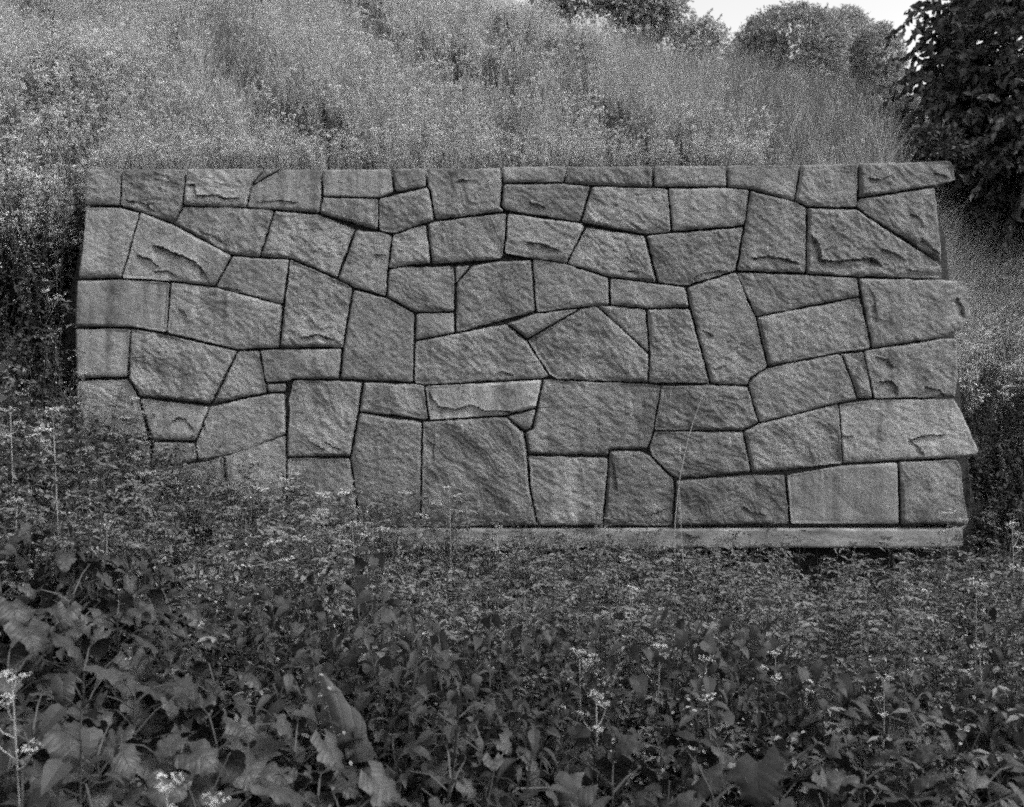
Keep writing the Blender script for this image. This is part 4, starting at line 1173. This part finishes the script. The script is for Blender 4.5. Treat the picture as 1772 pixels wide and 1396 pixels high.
UM = [
 (92, 712, 'tall plant with a cluster of pale flowers above the dark weeds at left', 5.2, 5, 1.6),
 (18, 705, 'tall thin plant at the left edge with small pale heads', 5.4, 3, .9),
 (235, 785, 'pale flower spray in front of the small block near the lower left of the wall', 6.6, 4, 1.2),
 (30, 860, 'small-headed flowering weed at the left edge above the dark leaves', 4.6, 3, .9),
 (185, 900, 'flowering weed just above the drooping broad leaves at left', 4.6, 3, .9),
 (778, 842, 'thin umbel standing alone in front of the tall stone in the middle', 6.6, 4, 1.3),
 (1175, 828, 'thin pale weed in front of the leaning grass stalk', 6.9, 2, .5),
 (560, 885, 'flat white umbel beside the pale stone at the weed line left of centre', 6.3, 5, 1.2),
 (610, 905, 'flat white umbel low against the wall, right neighbour of the flat white cluster', 6.2, 5, 1.2),
 (530, 915, 'white umbel left of the flat white clusters at the weed line', 6.0, 4, 1.0),
 (860, 905, 'small white umbel right at the foot of the tall middle stone', 6.7, 3, .8),
 (1095, 1015, 'white umbel in the middle of the weeds below the concrete beam', 4.8, 4, 1.0),
 (738, 1092, 'small flat white umbel in the weeds at the centre', 4.3, 3, .8),
 (1003, 1122, 'white umbel above a paler one, centre right foreground', 3.9, 4, .9),
 (1032, 1196, 'pale umbel below the white one, centre right foreground', 3.4, 4, .9),
 (1142, 1112, 'small round white head left of the twin white heads', 3.9, 3, .8),
 (1222, 1134, 'twin white heads on a dark stem right of centre', 3.8, 4, .9),
 (1342, 1122, 'flat white head standing right of the twin white heads', 3.9, 3, .8),
 (1225, 1198, 'low white cluster directly under the twin white heads', 3.4, 4, .8),
 (1395, 1170, 'small round white head in the herbs at right', 3.6, 3, .7),
 (1530, 1165, 'white head near the dark hollow at right', 3.7, 3, .8),
 (1640, 888, 'pale branching flower in front of the right-hand corner stone', 6.7, 5, 1.5),
 (1690, 1005, 'pale flat umbel to the right below the beam end', 5.0, 4, 1.1),
 (1695, 1112, 'white umbel over the herbs near the right edge', 4.1, 3, .8),
 (1752, 905, 'pale flowering weed against the dark bank at the right edge', 6.4, 4, 1.2),
 (288, 1338, 'large out-of-focus flower head close to the camera at lower left', 1.75, 6, .75),
 (372, 1362, 'small out-of-focus bud stalk right of the large close flower head', 1.75, 2, .6),
 (22, 1165, 'pale flower cluster at the left edge below the broad leaves', 2.5, 5, 1.0),
]
for k, (px, py, lab, Y_, nh, s_) in enumerate(UM):
    umbel(px, py, lab, Y_, None, nh, s_, k)

# nettle spires that can be told apart, at the left of the wall
NT = [nettle(.85, .07, 16, 40 + s, True) for s in range(3)]
NTL = [
 (62, 548, 'pointed nettle spire left of the wall, tallest of the pair by the third course', 7.0),
 (98, 560, 'pointed nettle spire next to the tallest one left of the wall', 7.1),
 (25, 590, 'dark nettle spire at the left edge beside the wall', 6.8),
 (130, 640, 'nettle spire leaning on the lower left edge of the wall', 6.9),
 (40, 655, 'nettle spire in the shade below the pointed pair', 6.4),
 (1722, 930, 'nettle spire against the dark right bank below the wall corner', 6.3),
 (1760, 1010, 'nettle spire at the right edge level with the beam', 5.4),
]
for k, (px, py, lab, Y_) in enumerate(NTL):
    X_ = wx(px, Y_); top = wz(py, Y_); g0 = float(H(X_, Y_)); s = max(.5, (top - g0)) / .85
    e = empty('nettle', (X_, Y_, g0 - .01), k * 1.1); tag(e, lab, 'plant', 'nettle spires beside the wall')
    g = NT[k % 3]
    Mi = np.concatenate(g.M); Tt = np.concatenate(g.T); Vv = np.concatenate(g.V)
    for nm, mk in (('stem', Mi == 1), ('leaf_pairs', Mi == 0), ('flower_tassels', Mi == 2)):
        tt = Tt[mk]; un, inv = np.unique(tt, return_inverse=True)
        ob = link(nm, tri_mesh(nm, Vv[un], inv.reshape(tt.shape), [[M_nettle, M_stem, M_bud][{'stem': 1, 'leaf_pairs': 0, 'flower_tassels': 2}[nm]]]), e)
        if nm != 'stem': ob['kind'] = 'stuff'
        ob.scale = (1, 1, s)

# the leaning pale grass stalk in front of the wall
Yg = 7.3
b0 = np.array([wx(1166, Yg), Yg, float(H(wx(1166, Yg), Yg))])
pts = [b0] + [np.array([wx(px, Yg + .02 * k), Yg + .02 * k, wz(py, Yg)]) for k, (px, py) in enumerate([(1168, 905), (1176, 830), (1186, 780), (1196, 742), (1210, 700), (1224, 664)])]
e = empty('grass_stalk', tuple(b0)); tag(e, 'single tall pale grass stalk leaning right in front of the lower stones', 'grass')
link('stem', tri_mesh('stem', *tube(np.array(pts) - b0, .0034, .0015, 5), [M_pale]), e)
g = Geo(); R = random.Random(5)
for k in range(30):
    p = at_path(np.array(pts), .86 + .14 * R.random()) - b0 + np.array([R.gauss(0, .006), R.gauss(0, .006), 0])
    V, T = blade(.022, .006, 2, .3, .2, R.uniform(.4, 1.3)); g.add(V @ rotm(0, 0, R.uniform(0, 6.28)).T + p, T, 0)
link('seed_head', g.mesh('seed_head', [M_bud]), e)['kind'] = 'stuff'

# ------------------------------------------------------------------ trees and shrubs
def leaf_cloud(C, D, leafV, leafT, droop, s):
    """C centres (n,3), D leaf direction (n,3); returns one big V, T"""
    n = len(C)
    y = D / (np.linalg.norm(D, axis=1)[:, None] + 1e-9)
    r = rng.normal(size=(n, 3)); x = np.cross(y, r); x /= np.linalg.norm(x, axis=1)[:, None] + 1e-9
    z = np.cross(x, y)
    V = leafV[None, :, 0, None] * x[:, None, :] + leafV[None, :, 1, None] * y[:, None, :] + leafV[None, :, 2, None] * z[:, None, :]
    V = V * s[:, None, None] + C[:, None, :]
    k = len(leafV)
    T = leafT[None] + (np.arange(n) * k)[:, None, None]
    return V.reshape(-1, 3), T.reshape(-1, 3)

def crown_points(blobs, ntw, shell=.55):
    """twig origins spread through ellipsoids; outward direction too"""
    C, D = [], []
    vol = np.array([b[3] * b[4] * b[5] for b in blobs]); vol = vol ** .8; cnt = (ntw * vol / vol.sum()).astype(int)
    for (cx, cy, cz, rx, ry, rz), n in zip(blobs, cnt):
        v = rng.normal(size=(n, 3)); v /= np.linalg.norm(v, axis=1)[:, None]
        rad = shell + (1 - shell) * rng.random(n) ** .6
        rad *= 1 + .12 * pn(v[:, 0] * 3, v[:, 1] * 3, v[:, 2] * 3 + cx)
        C.append(np.array([cx, cy, cz]) + v * rad[:, None] * np.array([rx, ry, rz])); D.append(v)
    return np.concatenate(C), np.concatenate(D)

def tree(name, label, cat, base, trunk_h, blobs, ntw, twl, nleaf, leaf, mat, tr=.12, limbs=9, droop=.6, shell=.5, hang=1.0):
    e = empty(name, base); tag(e, label, cat)
    b = np.array(base)
    top = np.array([0, 0, trunk_h])
    link('trunk', tri_mesh('trunk', *tube(np.array([top * t + np.array([.06 * math.sin(5 * t), .05 * math.cos(4 * t), -.1 if t == 0 else 0]) for t in np.linspace(0, 1, 7)]), tr, tr * .55, 8), [M_bark], smooth=True), e)
    for k in range(limbs):
        bl = blobs[k % len(blobs)]
        v = rng.normal(size=3); v /= np.linalg.norm(v); v[2] = abs(v[2]) * .6
        tgt = np.array(bl[:3]) - b + v * np.array(bl[3:]) * .75
        st = top * random.uniform(.55, 1)
        midp = (st + tgt) / 2 + np.array([0, 0, .12])
        link('branch', tri_mesh('branch', *tube(np.array([st, midp, tgt]), tr * .38, .012, 5), [M_bark]), e)
    C, D = crown_points(blobs, ntw, shell)
    D = D + np.array([0, 0, .15]) + rng.normal(0, .35, D.shape)
    D /= np.linalg.norm(D, axis=1)[:, None]
    t = np.tile(np.linspace(.1, 1, nleaf), len(C))
    C2 = np.repeat(C, nleaf, 0); D2 = np.repeat(D, nleaf, 0)
    ln = np.repeat(rng.uniform(.6, 1.2, len(C)) * twl, nleaf)
    pos = C2 + D2 * (t * ln)[:, None]; pos[:, 2] -= droop * twl * t ** 2
    side = rng.normal(size=pos.shape)
    dirs = D2 * .6 + side * .6; dirs[:, 2] -= hang
    lv, lt = blade(leaf[0], leaf[1], leaf[2], .5, .25, 0)
    V, T = leaf_cloud(pos, dirs, lv, lt, 0, rng.uniform(.7, 1.25, len(pos)))
    c = link('crown', tri_mesh('crown', V - b, T, [mat]), e)
    c['kind'] = 'stuff'
    return e

def blob(px, py, Y, rpx, rpy, ry):
    return (wx(px, Y), Y, wz(py, Y), rpx / F * Y, ry, rpy / F * Y)

TY = 10.9
tx_, ty_ = wx(1850, TY), TY + .4
tree('broadleaf_tree', 'dark leafy tree overhanging the right end of the wall', 'tree', (tx_, ty_, float(H(tx_, ty_))), 3.0,
     [blob(1880, 60, TY, 245, 340, 1.7), blob(1775, 250, TY - .2, 150, 160, 1.0), blob(1735, 60, TY, 85, 120, .8), blob(1655, 200, TY, 55, 60, .5), blob(1600, 15, TY, 48, 16, .35), blob(1598, 70, TY, 42, 12, .35), blob(1592, 122, TY - .1, 42, 13, .35), blob(1584, 172, TY, 48, 15, .4), blob(1586, 215, TY - .2, 50, 18, .45), blob(1592, 262, TY, 55, 22, .45), blob(1650, 130, TY, 50, 60, .5), blob(1640, 300, TY, 60, 40, .5), blob(1990, 250, TY, 200, 200, 1.2)],
     3300, .34, 13, (.095, .052, 3), M_tree, tr=.14, limbs=14, droop=.45, shell=.35, hang=.9)
TYF = 24.0
def far_tree(label, px, blobs, n=2600):
    X_ = wx(px, TYF)
    tree('round_tree', label, 'tree', (X_, TYF, float(H(X_, TYF))), 3.2, blobs, n, .20, 9, (.075, .03, 2), M_willow, tr=.16, limbs=6, droop=.2, shell=.80, hang=.3)
far_tree('largest domed tree on the skyline with a smooth round crown', 1355, [blob(1362, 108, TYF, 92, 84, 1.5), blob(1305, 110, TYF, 50, 45, 1.0)], 6500)
far_tree('domed tree on the skyline behind and right of the largest one', 1465, [blob(1450, 100, TYF + 2, 58, 76, 1.2), blob(1455, 150, TYF + 2, 50, 50, 1)], 4500)
far_tree('small ragged tree at the right end of the skyline group', 1525, [blob(1515, 112, TYF, 38, 60, .8), blob(1515, 165, TYF, 36, 40, .8)], 2800)

def shrub(label, px, py, Y, rx, ry_, n, mat=M_shrub, leaf=(.06, .035, 2), blobs=None):
    X_ = wx(px, Y)
    tree('shrub', label, 'shrub', (X_, Y, float(H(X_, Y))), .7, blobs or [blob(px, py, Y, rx, ry_, rx / F * Y)], n, .2, 9, leaf, mat, tr=.04, limbs=6, droop=.2, shell=.3, hang=.2)
shrub('pale-leaved shrub on the hilltop at the upper middle edge', 1118, 0, 14.6, 66, 66, 1300)
shrub('darker shrub left of the pale hilltop shrub, cut by the top edge', 990, -22, 14.9, 70, 34, 600)
shrub('small dark shrub on the skyline between the hilltop shrub and the domed trees', 1212, 66, 14.6, 36, 24, 330)
shrub('low bush under the dark tree where it meets the wall top', 1600, 262, 10.2, 48, 26, 420, M_tree)
print('stones', len(S), 'objects', len(sc.objects))
